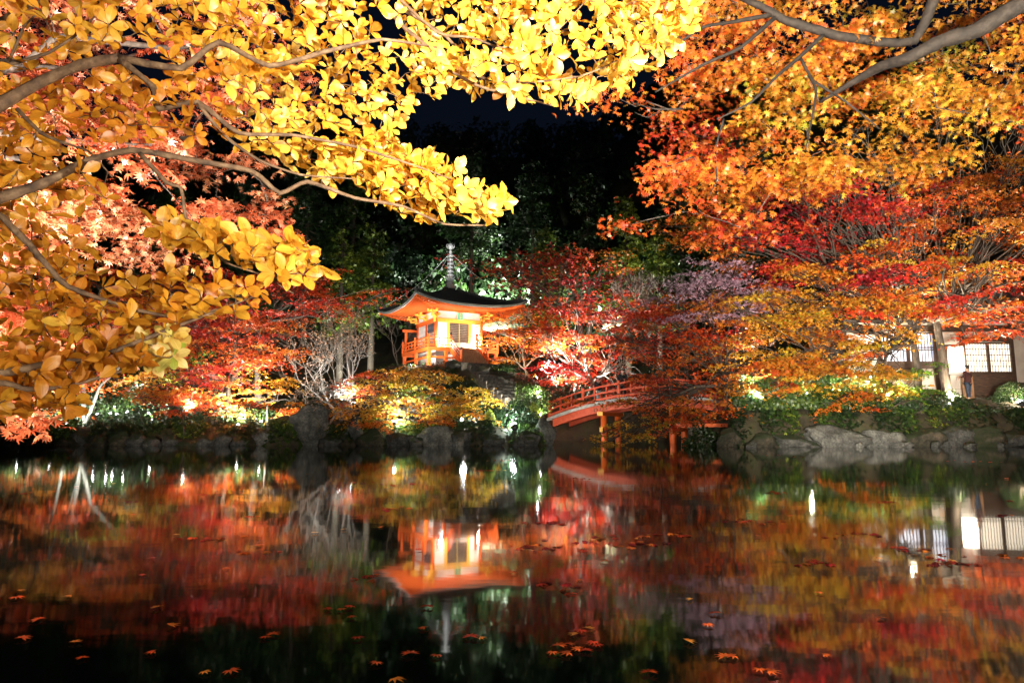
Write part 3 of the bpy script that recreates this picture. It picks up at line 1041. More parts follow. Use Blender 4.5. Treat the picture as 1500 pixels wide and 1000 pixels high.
hb(1412, 1484, 545, 583, .04, .14, 'wainscot', 'dark_wood')
hb(1484, 1640, 560, 583, .04, .14, 'wainscot', 'dark_wood')
hb(1291, 1374, 570, 583, .03, .14, 'wainscot', 'dark_wood')
hb(1238, 1640, 583, 592, -.5, .14, 'foundation', 'stone_step')
MB().box(HX0 - ox, HX1 - ox, 3.9, 4.0, -.2, hz(462) - oz).build('wall', M['cream'], hs)
for xx in (HX0 - ox, HX1 - ox - .08): MB().box(xx, xx + .08, .14, 3.9, -.2, hz(462) - oz).build('wall', M['cream'], hs)
for px in (1240, 1289, 1340, 1373, 1412, 1485, 1555):
    hb(px - 3, px + 3, 470, 584, -.02, .03, 'timber_post', 'dark_wood')
for (a, b_, c_, d_) in ((1238, 1640, 476, 486), (1291, 1374, 531, 540), (1412, 1484, 494, 500)):
    hb(a, b_, c_, d_, -.06, .05, 'timber_beam', 'dark_wood')
def window(px0, px1, py0, py1, nv, hh, lit, thick=.02, sash=()):
    f = MB()
    x0, x1, z0, z1 = hx(px0) - ox, hx(px1) - ox, hz(py1) - oz, hz(py0) - oz
    for b4 in ((x0, x1, z0 - .03, z0 + .03), (x0, x1, z1 - .03, z1 + .03)): f.box(b4[0], b4[1], -.05, .05, b4[2], b4[3])
    for x in (x0, x1) + tuple(hx(s) - ox for s in sash): f.box(x - .035, x + .035, -.052, .05, z0, z1)
    f = f.build('window', M['dark_wood'], hs)
    MB().box(x0, x1, .05, .058, z0, z1).build('pane', M[lit], f)
    mb = MB()
    for i in range(1, nv):
        x = x0 + (x1 - x0) * i / nv + random.uniform(-.006, .006); mb.box(x - thick / 2, x + thick / 2, -.01, .02, z0, z1)
    for h in hh:
        z = z1 + (z0 - z1) * h; mb.box(x0, x1, -.022, -.012, z - thick * .9, z + thick * .9)
    mb.build('lattice', M['dark_wood'], f)
window(1293, 1371, 488, 530, 17, (.5, .58), 'window_cool', .035, (1332,))
window(1415, 1448, 503, 545, 8, (.2, .4, .6, .8), 'window_warm', .018)
window(1450, 1483, 503, 545, 8, (.2, .4, .6, .8), 'window_warm', .018)
# roof with tiled slope and eave
mb = MB(); e0 = hz(474) - oz
mb.add([(HX0 - ox - .8, -1.1, e0), (HX1 - ox + .8, -1.1, e0), (HX1 - ox + .8, 2.0, e0 + 1.7), (HX0 - ox - .8, 2.0, e0 + 1.7),
        (HX0 - ox - .8, -1.1, e0 - .12), (HX1 - ox + .8, -1.1, e0 - .12), (HX1 - ox + .8, 2.0, e0 + 1.5), (HX0 - ox - .8, 2.0, e0 + 1.5),
        (HX0 - ox - .8, 5.1, e0), (HX1 - ox + .8, 5.1, e0), (HX0 - ox - .8, 5.1, e0 - .12), (HX1 - ox + .8, 5.1, e0 - .12)],
       [(0, 1, 2, 3), (4, 7, 6, 5), (0, 4, 5, 1), (3, 2, 9, 8), (7, 10, 11, 6), (8, 9, 11, 10), (0, 3, 7, 4), (1, 5, 6, 2), (3, 8, 10, 7), (2, 6, 11, 9)])
rr = mb.build('roof', M['tile'], hs)
mb = MB(); x = HX0 - ox - .7
while x < HX1 - ox + .8:
    mb.tube([(x, -1.12, e0 + .03), (x, 2.0, e0 + 1.73)], .045, 6); x += .28
mb.build('tile_rows', M['tile'], rr)
MB().box(HX0 - ox - .85, HX1 - ox + .85, 1.86, 2.14, e0 + 1.66, e0 + 1.95).build('ridge', M['tile'], rr)

# lit signboard box with a shelf, wooden notice board below it
t = thing('lit_signboard', 'brightly lit white paper box sign between the tree trunks and windows', 'sign', (hx(1393), HY - .35, hz(583)))
bx, by, bz = t.location
def sb(px0, px1, py0, py1, y0, y1, name, mat, par=t): return MB().box(hx(px0) - bx, hx(px1) - bx, y0, y1, hz(py1) - bz, hz(py0) - bz).build(name, M[mat], par)
sb(1382, 1404, 509, 545, -.12, .06, 'panel', 'paper_lit')
fr = sb(1380, 1406, 506, 508.8, -.15, .08, 'frame', 'dark_wood')
sb(1380, 1381.8, 508.8, 583, -.14, .07, 'upright', 'dark_wood'); sb(1404.2, 1406, 508.8, 583, -.14, .07, 'upright', 'dark_wood')
sb(1379, 1408, 546, 549.5, -.3, .1, 'shelf', 'plaster')
L = bpy.data.lights.new('glow', 'AREA'); L.energy = 22; L.color = (1, .88, .7); L.size = .7
lo = bpy.data.objects.new('glow', L); C.objects.link(lo); lo.parent = t; lo.location = (0, -.3, hz(527) - bz); lo.rotation_euler = (R(90), 0, 0)
t = thing('notice_board', 'upright wooden notice board with brush writing under the lit sign', 'notice board', (hx(1401), HY - .75, hz(585)))
bx, by, bz = t.location
MB().box(-.27, .27, -.04, .04, .02, 1.12).build('board', M['brown_wood'], t, bevel=.01)
mb = MB()
for (a, b_) in (((-.1, .86), (.1, .9)), ((0, .98), (-.02, .74)), ((-.12, .76), (.12, .74)), ((.02, .68), (.08, .5)), ((-.1, .62), (.1, .58)), ((-.06, .55), (-.1, .4)), ((-.02, .45), (.12, .38))):
    mb.bar((a[0], -.044, a[1]), (b_[0], -.044, b_[1]), .008, .035)
mb.build('lettering', M['ink'], t)
for s in (-1, 1): MB().box(s * .24 - .03, s * .24 + .03, -.03, .25, -.05, .03).build('foot', M['dark_wood'], t)

# ------------------------------------------------------------------ people
def person(label, loc, rz, top, legs, hair='hair', arm=0, hgt=1.68, group=None, lean=0):
    k = hgt / 1.7
    t = thing('person', label, 'person', loc, rz, group)
    def skin(name, nodes, edges, mat, sub=1, smooth_=True):
        me = bpy.data.meshes.new(name)
        me.from_pydata([tuple(Vector(n_[0]) * k) for n_ in nodes], edges, [])
        me.materials.append(M[mat])
        o = bpy.data.objects.new(name, me); C.objects.link(o); o.parent = t
        sm = o.modifiers.new('skin', 'SKIN'); sm.use_smooth_shade = True
        for i, n_ in enumerate(nodes):
            r_ = n_[1] if hasattr(n_[1], '__len__') else (n_[1], n_[1])
            me.skin_vertices[0].data[i].radius = (r_[0] * k, r_[1] * k)
        me.skin_vertices[0].data[0].use_root = True
        ss = o.modifiers.new('sub', 'SUBSURF'); ss.levels = ss.render_levels = sub
        return o
    N_ = [((0, 0, .93), (.15, .1)), ((0, 0, 1.15), (.125, .09)), ((0, lean * .5, 1.38), (.15, .1)), ((0, lean, 1.46), .055), ((0, lean * 1.2, 1.54), .055),
          ((0, lean * 1.3 - .01, 1.6), (.072, .088)), ((0, lean * 1.3, 1.69), (.06, .075))]
    E_ = [(0, 1), (1, 2), (2, 3), (3, 4), (4, 5), (5, 6)]
    arms = {}
    for s in (-1, 1):
        b0 = len(N_)
        hy = -.28 if (arm == 2 or (arm == 1 and s > 0)) else -.06
        hz_ = 1.12 if hy < -.2 else .8
        N_ += [((s * .19, lean * .5, 1.4), .055), ((s * .25, .02, 1.13 if hy > -.2 else 1.15), .042), ((s * .2, hy, hz_ + .06), .026), ((s * .19, hy - .03, hz_), (.035, .018))]
        E_ += [(2, b0), (b0, b0 + 1), (b0 + 1, b0 + 2), (b0 + 2, b0 + 3)]
        arms[s] = (N_[b0][0], N_[b0 + 1][0], N_[b0 + 2][0])
        for f in range(4):       # fingers of unequal length, slightly curled
            q = len(N_); a = (s * (.165 + .018 * f), hy - .05, hz_ - .05)
            L_ = (.045, .055, .052, .04)[f]
            N_ += [(a, .009), ((a[0], a[1] - .012, a[2] - L_), .0075), ((a[0], a[1] + .008, a[2] - L_ - .025), .006)]
            E_ += [(b0 + 3, q), (q, q + 1), (q + 1, q + 2)]
        q = len(N_)
        N_ += [((s * .15, hy - .06, hz_ + .01), .011), ((s * .135, hy - .085, hz_ - .03), .008)]
        E_ += [(b0 + 3, q), (q, q + 1)]
    for s in (-1, 1):
        b0 = len(N_)
        st_ = .06 * s
        N_ += [((s * .09, 0, .86), .085), ((s * .1, st_ * .6 - .01, .48), .058), ((s * .1, st_, .1), .04), ((s * .105, st_ - .13, .04), (.04, .03))]
        E_ += [(0, b0), (b0, b0 + 1), (b0 + 1, b0 + 2), (b0 + 2, b0 + 3)]
    skin('body', N_, E_, 'skin', 2)
    J = [((0, 0, .8), (.19, .15)), ((0, 0, .98), (.185, .145)), ((0, 0, 1.14), (.165, .13)), ((0, lean * .5, 1.37), (.175, .125)), ((0, lean, 1.45), (.075, .07))]
    JE = [(0, 1), (1, 2), (2, 3), (3, 4)]
    for s in (-1, 1):
        b0 = len(J); a = arms[s]
        J += [(a[0], .075), (a[1], .06), (a[2], .046)]; JE += [(3, b0), (b0, b0 + 1), (b0 + 1, b0 + 2)]
    skin('jacket', J, JE, top)
    T_ = [((0, 0, .92), (.165, .12))]; TE = []
    for s in (-1, 1):
        b0 = len(T_); st_ = .06 * s
        T_ += [((s * .09, 0, .82), .1), ((s * .1, st_ * .6 - .01, .48), .075), ((s * .1, st_, .12), .058)]
        TE += [(0, b0), (b0, b0 + 1), (b0 + 1, b0 + 2)]
    skin('trousers', T_, TE, legs)
    hy = lean * 1.3
    skin('hair', [((0, hy + .03, 1.64), (.085, .075)), ((0, hy + .015, 1.705), (.078, .085)), ((0, hy + .06, 1.56), (.07, .045))], [(0, 1), (0, 2)], hair)
    f = MB()
    for s in (-1, 1): f.lathe([(.002, -.012), (.011, 0), (.002, .012)], c=(s * .03 * k, (hy - .085) * k, 1.63 * k), n=6)
    f.build('eyes', M['hair'], t)
    f = MB(); f.tube([(0, (hy - .085) * k, 1.63 * k), (0, (hy - .11) * k, 1.595 * k), (0, (hy - .09) * k, 1.58 * k)], [.007, .013, .008], 6)
    f.build('nose', M['skin'], t)
    f = MB(); f.bar((-.022 * k, (hy - .088) * k, 1.555 * k), (.022 * k, (hy - .088) * k, 1.555 * k), .008, .008); f.build('mouth', M['cloth_maroon'], t)
    for s in (-1, 1):
        MB().lathe([(.004, -.03), (.014, 0), (.004, .03)], c=(s * .078 * k, (hy) * k, 1.61 * k), n=6).build('ear', M['skin'], t)
    for s in (-1, 1):
        MB().tube([(s * .1 * k, (.06 * s + .05) * k, .035), (s * .1 * k, (.06 * s - .08) * k, .05), (s * .105 * k, (.06 * s - .19) * k, .03)], [.045, .05, .03], 8).build('shoe', M['cloth_black'], t)
    return t


def on_bridge(u, v):
    return Vector((F0.x + u * math.cos(a0) - v * math.sin(a0), F0.y + u * math.sin(a0) + v * math.cos(a0), dz(u) - .01))


person('person in black jacket standing at the bridge rail near the red maple', on_bridge(1.05, .75), R(-25), 'cloth_black', 'cloth_black', arm=1, lean=-.05)
person('person in dark top and pale trousers lower on the left bridge slope', on_bridge(-.55, .8), R(40), 'cloth_black', 'cloth_grey', hgt=1.55)
x = at(1418, 560, HY - 1.2).x; person('person in maroon coat standing beside the notice board before the dark wainscot', (x, HY - 1.2, gz(x, HY - 1.2) + .02), R(200), 'cloth_maroon', 'cloth_denim', arm=2)

# ------------------------------------------------------------------ rocks along the water
def gpt(px, Y, py=600):
    x = at(px, py, Y).x
    return Vector((x, Y, gz(x, Y)))


def rk(px, py0, py1, wpx, Y, label, seed, mat='rock', group=None, dy=.8):
    """rock spanning py0 (top) .. py1 (bottom) and wpx wide at depth Y"""
    a = at(px, py0, Y); b_ = at(px, py1, Y)
    s = Y / 1000 * .99
    h = max(.12, (a.z - b_.z) / 2 * 1.12)
    return rock('rock', label, (a.x, Y, (a.z + b_.z) / 2 - .05), wpx * s / 2 * 1.1, dy * wpx * s / 2, h * 1.05, seed, mat, group)


rk(457, 592, 655, 66, 32.6, 'largest rounded grey boulder on the left shore above the water', 23, 'pale_rock')
rk(387, 622, 658, 34, 31.9, 'pale upright rock at the waterline left of the large rounded boulder', 4, 'pale_rock')
rk(416, 606, 656, 50, 32.7, 'mossy brown boulder between the pale rock and the large rounded boulder', 5, 'moss_rock')
rk(520, 604, 645, 34, 32.8, 'tall grey rock under the bare tree with hanging twigs', 6, 'rock')
rk(545, 628, 656, 44, 32.0, 'low mossy rock right of the tall grey rock', 7, 'moss_rock')
rk(585, 630, 657, 46, 31.9, 'greenish rock below the small flood lamp and golden maple', 8, 'rock')
rk(640, 618, 657, 60, 32.2, 'broad blue grey rock under the tips of the golden maple', 9, 'pale_rock')
rk(680, 630, 652, 40, 32.0, 'blue grey rock left of the small round lit bush', 10, 'rock')
rk(673, 641, 656, 22, 31.4, 'small flat pale stone standing in the water beside the blue grey rock', 11, 'pale_rock')
rk(722, 634, 654, 46, 31.9, 'dark wedge rock between the round bush and the greenish lamp', 12, 'rock')
rk(772, 632, 655, 46, 32.0, 'dark rock directly right of the greenish lamp', 13, 'rock')
rk(799, 612, 655, 34, 33.0, 'square grey abutment stone at the left foot of the bridge', 14, 'pale_rock')
rk(95, 656, 675, 62, 25.5, 'flat pale rock lying alone in the water at far left', 15, 'pale_rock', dy=.6)
rk(480, 640, 658, 40, 31.6, 'low dark rock in front of the large rounded boulder', 16, 'rock')
rk(610, 640, 657, 26, 31.5, 'small rock at the waterline between the greenish and broad blue grey rocks', 17, 'rock')
i = 0
for px in range(-60, 372, 26):
    i += 1
    rk(px + random.uniform(-5, 5), random.uniform(630, 641), 657, random.uniform(26, 42), 32.0 + random.uniform(-.2, .4),
       'dim low shore stone in the row under the left maples', 40 + i, random.choice(['rock', 'moss_rock']), 'dim shore stones under the left maples')
# right retaining bank
for k, (px, py0, wpx, mt, lb) in enumerate([
    (1072, 622, 50, 'moss_rock', 'mossy stone at the left end of the right bank wall by the bridge'),
    (1117, 628, 44, 'moss_rock', 'mossy stone beneath the green bush on the right bank'),
    (1155, 630, 44, 'rock', 'grey stone just left of the largest pale bank stone'),
    (1229, 619, 84, 'pale_rock', 'largest pale grey stone in the right bank wall'),
    (1290, 622, 68, 'pale_rock', 'long pale stone right of the largest bank stone'),
    (1345, 620, 66, 'moss_rock', 'mossy stone below the two tree trunks in the bank wall'),
    (1395, 618, 54, 'rock', 'rugged pale stone left of the clipped hedge end'),
    (1440, 624, 60, 'moss_rock', 'rust coloured mossy stone under the clipped hedge'),
    (1490, 624, 62, 'rock', 'dark stone at the far right end of the visible bank wall'),
    (1185, 640, 30, 'rock', 'small low stone wedged beside the largest pale bank stone'),
    (1540, 624, 60, 'moss_rock', 'mossy stone just outside the right edge of the bank wall')]):
    if k == 10: continue
    rk(px, py0 + 4, 657, wpx * 1.25, 29.95, lb, 70 + k, mt, dy=.42)
for k, px in enumerate((1258, 1322, 1370, 1420, 1466, 1100)):
    rk(px, 644, 655, random.uniform(12, 20), 29.4, 'fist sized pale stone at the foot of the right bank wall', 90 + k, random.choice(['pale_rock', 'rock']), 'small stones at the foot of the right bank wall')

# ------------------------------------------------------------------ shrubs and hedges
def sh(px, Y, wpx, hpx, n, label, name='shrub', **k):
    g_ = gpt(px, Y)
    s = Y / 1000
    return shrub(name, label, g_ + Vector((0, 0, k.pop('dz', 0))), wpx * s / 2, wpx * s / 2 * k.pop('dy', .7), hpx * s / 1.6, n, **k)


sh(1160, 31.1, 150, 62, 9000, 'broad green bush below the orange maple on the right bank', hue=.62, sd=.12, lump=.3, tmpl=T3, ls=.13)
sh(1245, 31.1, 110, 50, 5000, 'green and rust bush between the broad bush and the leaning trunk', hue=.5, sd=.16, lump=.3, tmpl=T3, ls=.13)
sh(1095, 31.1, 60, 36, 2600, 'small dark green bush at the left end of the right bank', hue=.5, sd=.1, ls=.12)
sh(1330, 31.1, 70, 26, 2200, 'low dark shrub at the foot of the leaning trunk', hue=.3, sd=.1, ls=.1)
sh(1390, 31.2, 66, 22, 1800, 'low shrub at the foot of the straight trunk', hue=.35, sd=.1, ls=.1)
sh(1486, 32.0, 56, 30, 4200, 'round clipped bush beside the right bank lamp', hue=.45, sd=.08, ls=.07, lump=.04)
sh(717, 32.6, 20, 24, 1400, 'small round lit green bush left of the greenish lamp', hue=.95, sd=.06, ls=.06, lump=.05)
sh(775, 37.5, 62, 46, 3600, 'rounded mossy green shrub right of the stone stairs', hue=.62, sd=.1, ls=.09, lump=.15)
sh(782, 36.4, 22, 24, 900, 'bright yellow green shrub above the white path lamp', hue=.95, sd=.06, ls=.09)
sh(700, 34.2, 70, 34, 2200, 'dark shrub on the slope below the stone stairs', hue=.25, sd=.08, ls=.1)
sh(755, 34.2, 70, 36, 2200, 'dark shrub on the slope behind the greenish lamp', hue=.2, sd=.08, ls=.1)
sh(620, 38.0, 60, 20, 2200, 'grey green shrub under the left front corner of the veranda', hue=.35, sd=.1, ls=.1)
sh(430, 34.0, 70, 26, 1800, 'rusty low shrub on top of the mossy brown boulder', mat='autumn', hue=.5, sd=.12, ls=.1)
sh(560, 33.2, 50, 24, 1500, 'low fern green shrub behind the small flood lamp', hue=.6, sd=.1, ls=.1)
sh(300, 34.2, 100, 46, 3000, 'dark green bush under the left red maple', hue=.3, sd=.1, ls=.12)
sh(215, 34.5, 110, 66, 3600, 'dark green bush beneath the yellow green leaves at left', hue=.4, sd=.1, ls=.13)
sh(140, 35.2, 110, 80, 3600, 'dark bush behind the white forked trunk', hue=.35, sd=.12, ls=.13)
sh(55, 34.5, 110, 60, 3200, 'dark bush behind the bright left shore lamps', hue=.3, sd=.1, ls=.13)
sh(-20, 34.5, 90, 70, 2000, 'dark bush cut by the left edge of the pond view', hue=.3, sd=.1, ls=.13)
sh(1030, 31.3, 70, 50, 2600, 'grey green shrub where the bridge meets the right bank', hue=.35, sd=.1, ls=.12)
sh(835, 46.2, 160, 50, 4000, 'dark hedge bank behind the arched bridge on the left', hue=.2, sd=.06, ls=.14)
sh(960, 46.6, 190, 60, 4600, 'dark bushes on the bank far behind the bridge', hue=.2, sd=.06, ls=.14)
sh(375, 33.8, 70, 30, 1800, 'brown green low shrub above the pale upright rock', hue=.45, sd=.2, ls=.1)

sh(648, 40.6, 46, 13, 1800, 'grey shrub on the mound below the left veranda posts', hue=.3, sd=.12, ls=.11)
sh(672, 39.6, 50, 15, 2000, 'dark leafy shrub left of the top of the stone stairs', hue=.22, sd=.1, ls=.11)
sh(690, 38.6, 46, 30, 2000, 'dark shrub halfway down beside the stone stairs', hue=.18, sd=.1, ls=.11)
sh(742, 41.4, 44, 12, 1600, 'small shrub under the right veranda posts', hue=.4, sd=.12, ls=.11)
for k_, (px_, Y_, w_) in enumerate(((665, 41.9, 34), (706, 40.9, 30), (640, 40.4, 40), (712, 37.6, 36), (738, 40.2, 30))):
    g_ = gpt(px_, Y_); tag(rock('rock', ('dark rock under the veranda edge', 'dark rock at the left of the upper stone steps', 'grey rock on the mound left of the dark shrubs', 'dark rock at the left of the lower stone steps', 'dark rock at the right of the upper stone steps')[k_], g_, w_ * Y_ / 2000, w_ * Y_ / 2400, w_ * Y_ / 3200, 120 + k_, 'rock'))


def hedge(label, px0, px1, py0, py1, Y, d, n, hue=.45):
    a = at(px0, py1, Y); b_ = at(px1, py0, Y)
    cx = (a.x + b_.x) / 2; zb = gz(cx, Y + d / 2) - .05
    t = thing('clipped_hedge', label, 'hedge', (cx, Y + d / 2, zb))
    wx, h = (b_.x - a.x) / 2, b_.z - zb
    MB().box(-wx * .95, wx * .95, -d * .42, d * .42, 0, h * .92).build('twigs', M['dark_wood'], t)
    f = rng.uniform(-1, 1, (n, 3)); ax = rng.integers(0, 3, n); sg = np.sign(rng.uniform(-1, 1, n))
    f[np.arange(n), ax] = sg * rng.uniform(.9, 1.02, n)
    Nn = f * .3 + rng.normal(0, .5, (n, 3)); Nn[np.arange(n), ax] += sg
    f[:, 2] = np.abs(f[:, 2])
    P = f * np.array([wx, d / 2, h]); P[:, 2] += .03 * np.sin(P[:, 0] * 3)
    leaves('foliage', P, Nn, rng.uniform(.6, 1.2, n) * .07, TQ, M['green'], t, rng.normal(hue, .1, n), rng.uniform(.6, 1.1, n))


hedge('long low clipped hedge along the top of the right bank wall', 1422, 1560, 600, 626, 30.6, 1.0, 9000, .42)

# ------------------------------------------------------------------ pond side trees
S = spot_hue
# upper right: the great red and gold maples over the right bank
redspots = [(1050, 330, .55), (1120, 400, .18), (1200, 330, .12), (1330, 300, .16), (1450, 290, .52), (1200, 400, .08), (1300, 380, .4), (1420, 370, .58),
            (1340, 430, .24), (1460, 420, .28), (1440, 480, .5), (1270, 350, .2), (1380, 330, .38), (1480, 340, .6), (1270, 280, .15), (1060, 380, .5)]
poly = [(1010, 330), (1080, 290), (1180, 262), (1300, 268), (1420, 245), (1560, 255), (1560, 480), (1480, 500), (1430, 500), (1400, 470), (1330, 450), (1250, 425), (1150, 410), (1070, 395), (1020, 370)]
bA = gpt(1392, 32.0); fA = at(1372, 470, 31.5)
maple('red_maple', 'tall crimson and scarlet maple with straight trunk beside the lit signboard', bA, fA, .24, pads_from(poly, 25, 33, 230, 1.0, redspots), 290, .13, T3, bark='bark', k=7)
ylw = [(1150, 480, .68), (1250, 430, .67), (1350, 440, .56), (1230, 480, .7), (1100, 500, .54), (1180, 560, .5), (1270, 560, .66), (1230, 520, .5), (1330, 400, .5), (1270, 400, .62), (1420, 490, .5), (1250, 600, .58)]
poly = [(1100, 450), (1180, 400), (1280, 390), (1370, 400), (1375, 450), (1300, 470), (1290, 500), (1240, 505), (1290, 545), (1285, 575), (1250, 590), (1215, 560), (1180, 575), (1130, 590), (1090, 560), (1120, 510)]
bB = gpt(1348, 31.0); fB = at(1338, 500, 30.2)
tt = maple('golden_maple', 'golden orange maple with leaning forked trunk on the right bank', bB, fB, .2, pads_from(poly, 26.5, 31, 165, .85, ylw), 320, .125, T3, bark='bark', k=6,
           extra_trunks=[(fB, at(1352, 430, 30.5), .13), (fB, at(1325, 445, 30), .11)])
# purple grey and brown maple between the bridge and the red maple
poly = [(1030, 400), (1100, 385), (1135, 405), (1110, 450), (1060, 480), (1015, 470)]
maple('purple_maple', 'pale purple grey maple crown left of the crimson maple', gpt(1085, 34), at(1075, 480, 34), .16, pads_from(poly, 28.5, 30.5, 46, .8, .75), 230, .125, T3, mat='purple', k=4)
brs = [(950, 480, .3), (1000, 460, .42), (1080, 470, .5), (1050, 540, .42), (960, 560, .38), (1100, 560, .5), (1020, 600, .45), (1090, 610, .48), (905, 600, .62), (930, 620, .66), (1080, 640, .4)]
poly = [(935, 470), (975, 430), (1060, 440), (1120, 470), (1150, 530), (1140, 590), (1110, 630), (1050, 645), (1000, 600), (960, 600), (950, 636), (900, 636), (890, 608), (915, 580), (935, 530)]
maple('rust_maple', 'rust brown maple drooping over the right half of the bridge', gpt(1075, 33), at(1060, 560, 33), .19, pads_from(poly, 29.5, 36, 150, .85, brs), 210, .12, T3, k=6, twig=.02)
# lime branch on the right
poly = [(1275, 560), (1300, 545), (1350, 535), (1345, 560), (1310, 590), (1290, 590), (1350, 575), (1345, 590), (1300, 605), (1275, 600)]
maple('lime_maple', 'small lime green maple in front of the leaning trunk', gpt(1300, 30.8), at(1300, 600, 30.3), .06, pads_from([(1270, 560), (1340, 540), (1355, 560), (1345, 590), (1280, 600)], 29, 30.2, 26, .5, .93), 420, .12, T3, k=3, flat=.16, twig=.01)
# middle: behind the bridge
mid = [(740, 480, .48), (790, 500, .42), (780, 530, .52), (830, 420, .3), (860, 500, .16), (900, 480, .12), (930, 440, .22), (800, 380, .28), (1000, 400, .5), (950, 520, .3), (880, 540, .25), (770, 420, .22)]
poly = [(700, 400), (760, 370), (820, 365), (900, 395), (960, 410), (1010, 440), (980, 500), (940, 480), (900, 440), (840, 440), (780, 450)]
maple('dark_red_maple', 'dim dark red maple rising behind the hall roof and bright maples', gpt(850, 56), at(850, 470, 54), .3, pads_from(poly, 48, 57, 74, 1.5, mid), 62, .22, T3, k=6, twig=.04)
poly = [(780, 470), (830, 450), (890, 440), (960, 450), (990, 480), (960, 530), (925, 560), (900, 580), (865, 575), (845, 560), (815, 560), (800, 530), (775, 520)]
maple('scarlet_maple', 'brightly lit pink scarlet maple with pale forked trunk behind the bridge', gpt(855, 45.4), at(868, 560, 44), .16, pads_from(poly, 41.5, 46, 90, 1.15, [(860, 500, .24), (930, 470, .2), (800, 480, .36), (880, 560, .27), (960, 520, .32)]), 170, .16, T3, bark='pale_bark', k=6, twig=.025,
      extra_trunks=[(gpt(858, 45.3), at(893, 535, 43.5), .08), (gpt(850, 45.3), at(838, 530, 43.5), .09)])
poly = [(712, 480), (745, 465), (790, 470), (800, 500), (790, 530), (760, 545), (740, 535), (745, 505), (715, 500)]
maple('orange_maple', 'orange maple touching the right end of the hall veranda', gpt(778, 44.5), at(768, 540, 44), .12, pads_from(poly, 42.5, 46.5, 46, .95, [(760, 490, .5), (780, 530, .58), (740, 480, .45)]), 190, .15, T3, k=4, twig=.025)
# golden maple in front of the hall
poly = [(512, 585), (540, 550), (580, 535), (620, 560), (650, 550), (672, 575), (705, 588), (690, 620), (650, 632), (600, 625), (560, 620), (530, 600)]
maple('golden_maple', 'round golden maple leaning over the rocks in front of the hall', gpt(590, 33.8), at(595, 600, 33.8), .13, pads_from(poly, 32, 35.5, 125, .75, [(530, 570, .52), (560, 600, .74), (600, 580, .7), (640, 570, .6), (660, 600, .62), (690, 590, .7), (600, 620, .55), (520, 550, .42)]), 330, .12, T3, k=5)
# left shore
poly = [(225, 560), (250, 500), (310, 460), (370, 440), (400, 470), (400, 520), (385, 560), (340, 590), (280, 590), (215, 595)]
lf = [(270, 470, .4), (350, 470, .3), (400, 500, .6), (390, 540, .68), (330, 540, .28), (300, 580, .38), (330, 500, .3), (240, 560, .6), (375, 460, .25), (300, 480, .2)]
maple('scarlet_maple', 'scarlet maple with yellow tipped side on the left shore', gpt(335, 34.5), at(335, 560, 34.5), .15, pads_from(poly, 32, 37, 120, .9, lf), 250, .13, T3, k=6)
poly = [(190, 530), (230, 500), (290, 510), (300, 540), (270, 560), (215, 565)]
maple('lime_maple', 'yellow green maple half hidden behind the left scarlet maple', gpt(245, 37), at(245, 540, 37), .12, pads_from(poly, 35.5, 38, 34, .9, .84), 250, .14, T3, k=4)
poly = [(120, 470), (180, 380), (260, 370), (340, 400), (430, 390), (500, 395), (548, 418), (540, 440), (490, 440), (430, 460), (380, 450), (280, 470), (200, 520), (130, 520)]
lr = [(200, 400, .35), (300, 410, .3), (430, 400, .22), (500, 420, .33), (380, 420, .2), (150, 480, .5), (560, 440, .35)]
maple('red_maple', 'long low red maple crown behind the left shore trees', gpt(380, 42), at(380, 480, 42), .22, pads_from(poly, 39, 46, 130, 1.25, lr), 150, .17, T3, k=7, twig=.025)
poly = [(0, 430), (110, 400), (200, 430), (230, 480), (190, 540), (60, 600), (-60, 600), (-60, 450)]
maple('orange_maple', 'broad orange maple at the far left of the shore', gpt(60, 36), at(60, 560, 36), .2, pads_from(poly, 33, 39, 100, 1.15, [(0, 500, .5), (100, 480, .55), (200, 460, .4), (60, 560, .45)]), 180, .14, T3, k=5)
poly = [(385, 567), (420, 560), (432, 567), (410, 578), (375, 580)]
maple('orange_maple', 'tiny orange maple with a single flat lit spray left of the big boulder', gpt(392, 33.2), at(392, 590, 33.2), .04, pads_from(poly, 32.6, 33.4, 7, .42, .55), 520, .12, T3, k=2, flat=.1)
poly = [(205, 590), (260, 578), (310, 585), (340, 600), (260, 600)]
maple('red_maple', 'low orange red maple spreading flat above the left shore stones', gpt(270, 33), at(270, 605, 33), .05, pads_from(poly, 32.4, 33.6, 16, .6, .38), 330, .12, T3, k=3, flat=.12)
# pale bare and half bare trees
bare_tree('bare_tree', 'pale leafless tree with sparse peach leaves left of the hall', gpt(505, 36.5), 2.1, .12, 5, 5, lean=(-.25, -.1, 1), spread=.62, leafy=2.2, hue=.5, minr=.013, ls=.12, stems=3, up=.12)
bare_tree('bare_tree', 'grey half bare tree with drooping twigs above the big boulder', gpt(478, 34), 1.15, .09, 5, 11, lean=(.1, -.1, 1), spread=.75, leafy=1.0, hue=.7, minr=.011, ls=.11, stems=2, up=.02)
bare_tree('bare_tree', 'thin bare tree with upright twigs just left of the hall roof', gpt(585, 50), 1.9, .1, 5, 21, mat='bark', spread=.5, minr=.018, stems=2, up=.1)
bare_tree('bare_tree', 'pale bare twiggy tree above the dark red maples right of the hall', at(950, 470, 48) + Vector((0, 0, -1)), 1.6, .09, 5, 31, spread=.5, minr=.02, stems=3, up=.1)
bare_tree('bare_tree', 'tall bare tree fanning dark twigs above the crimson maple', gpt(1450, 41), 6.2, .22, 5, 41, mat='pale_bark', lean=(-.05, 0, 1), spread=.5, minr=.02, stems=3, up=.16)
t = thing('white_trunk_tree', 'pale forked trunk lit white among the dark bushes at left', 'tree', gpt(127, 33.6))
mb = MB(); b0 = t.location
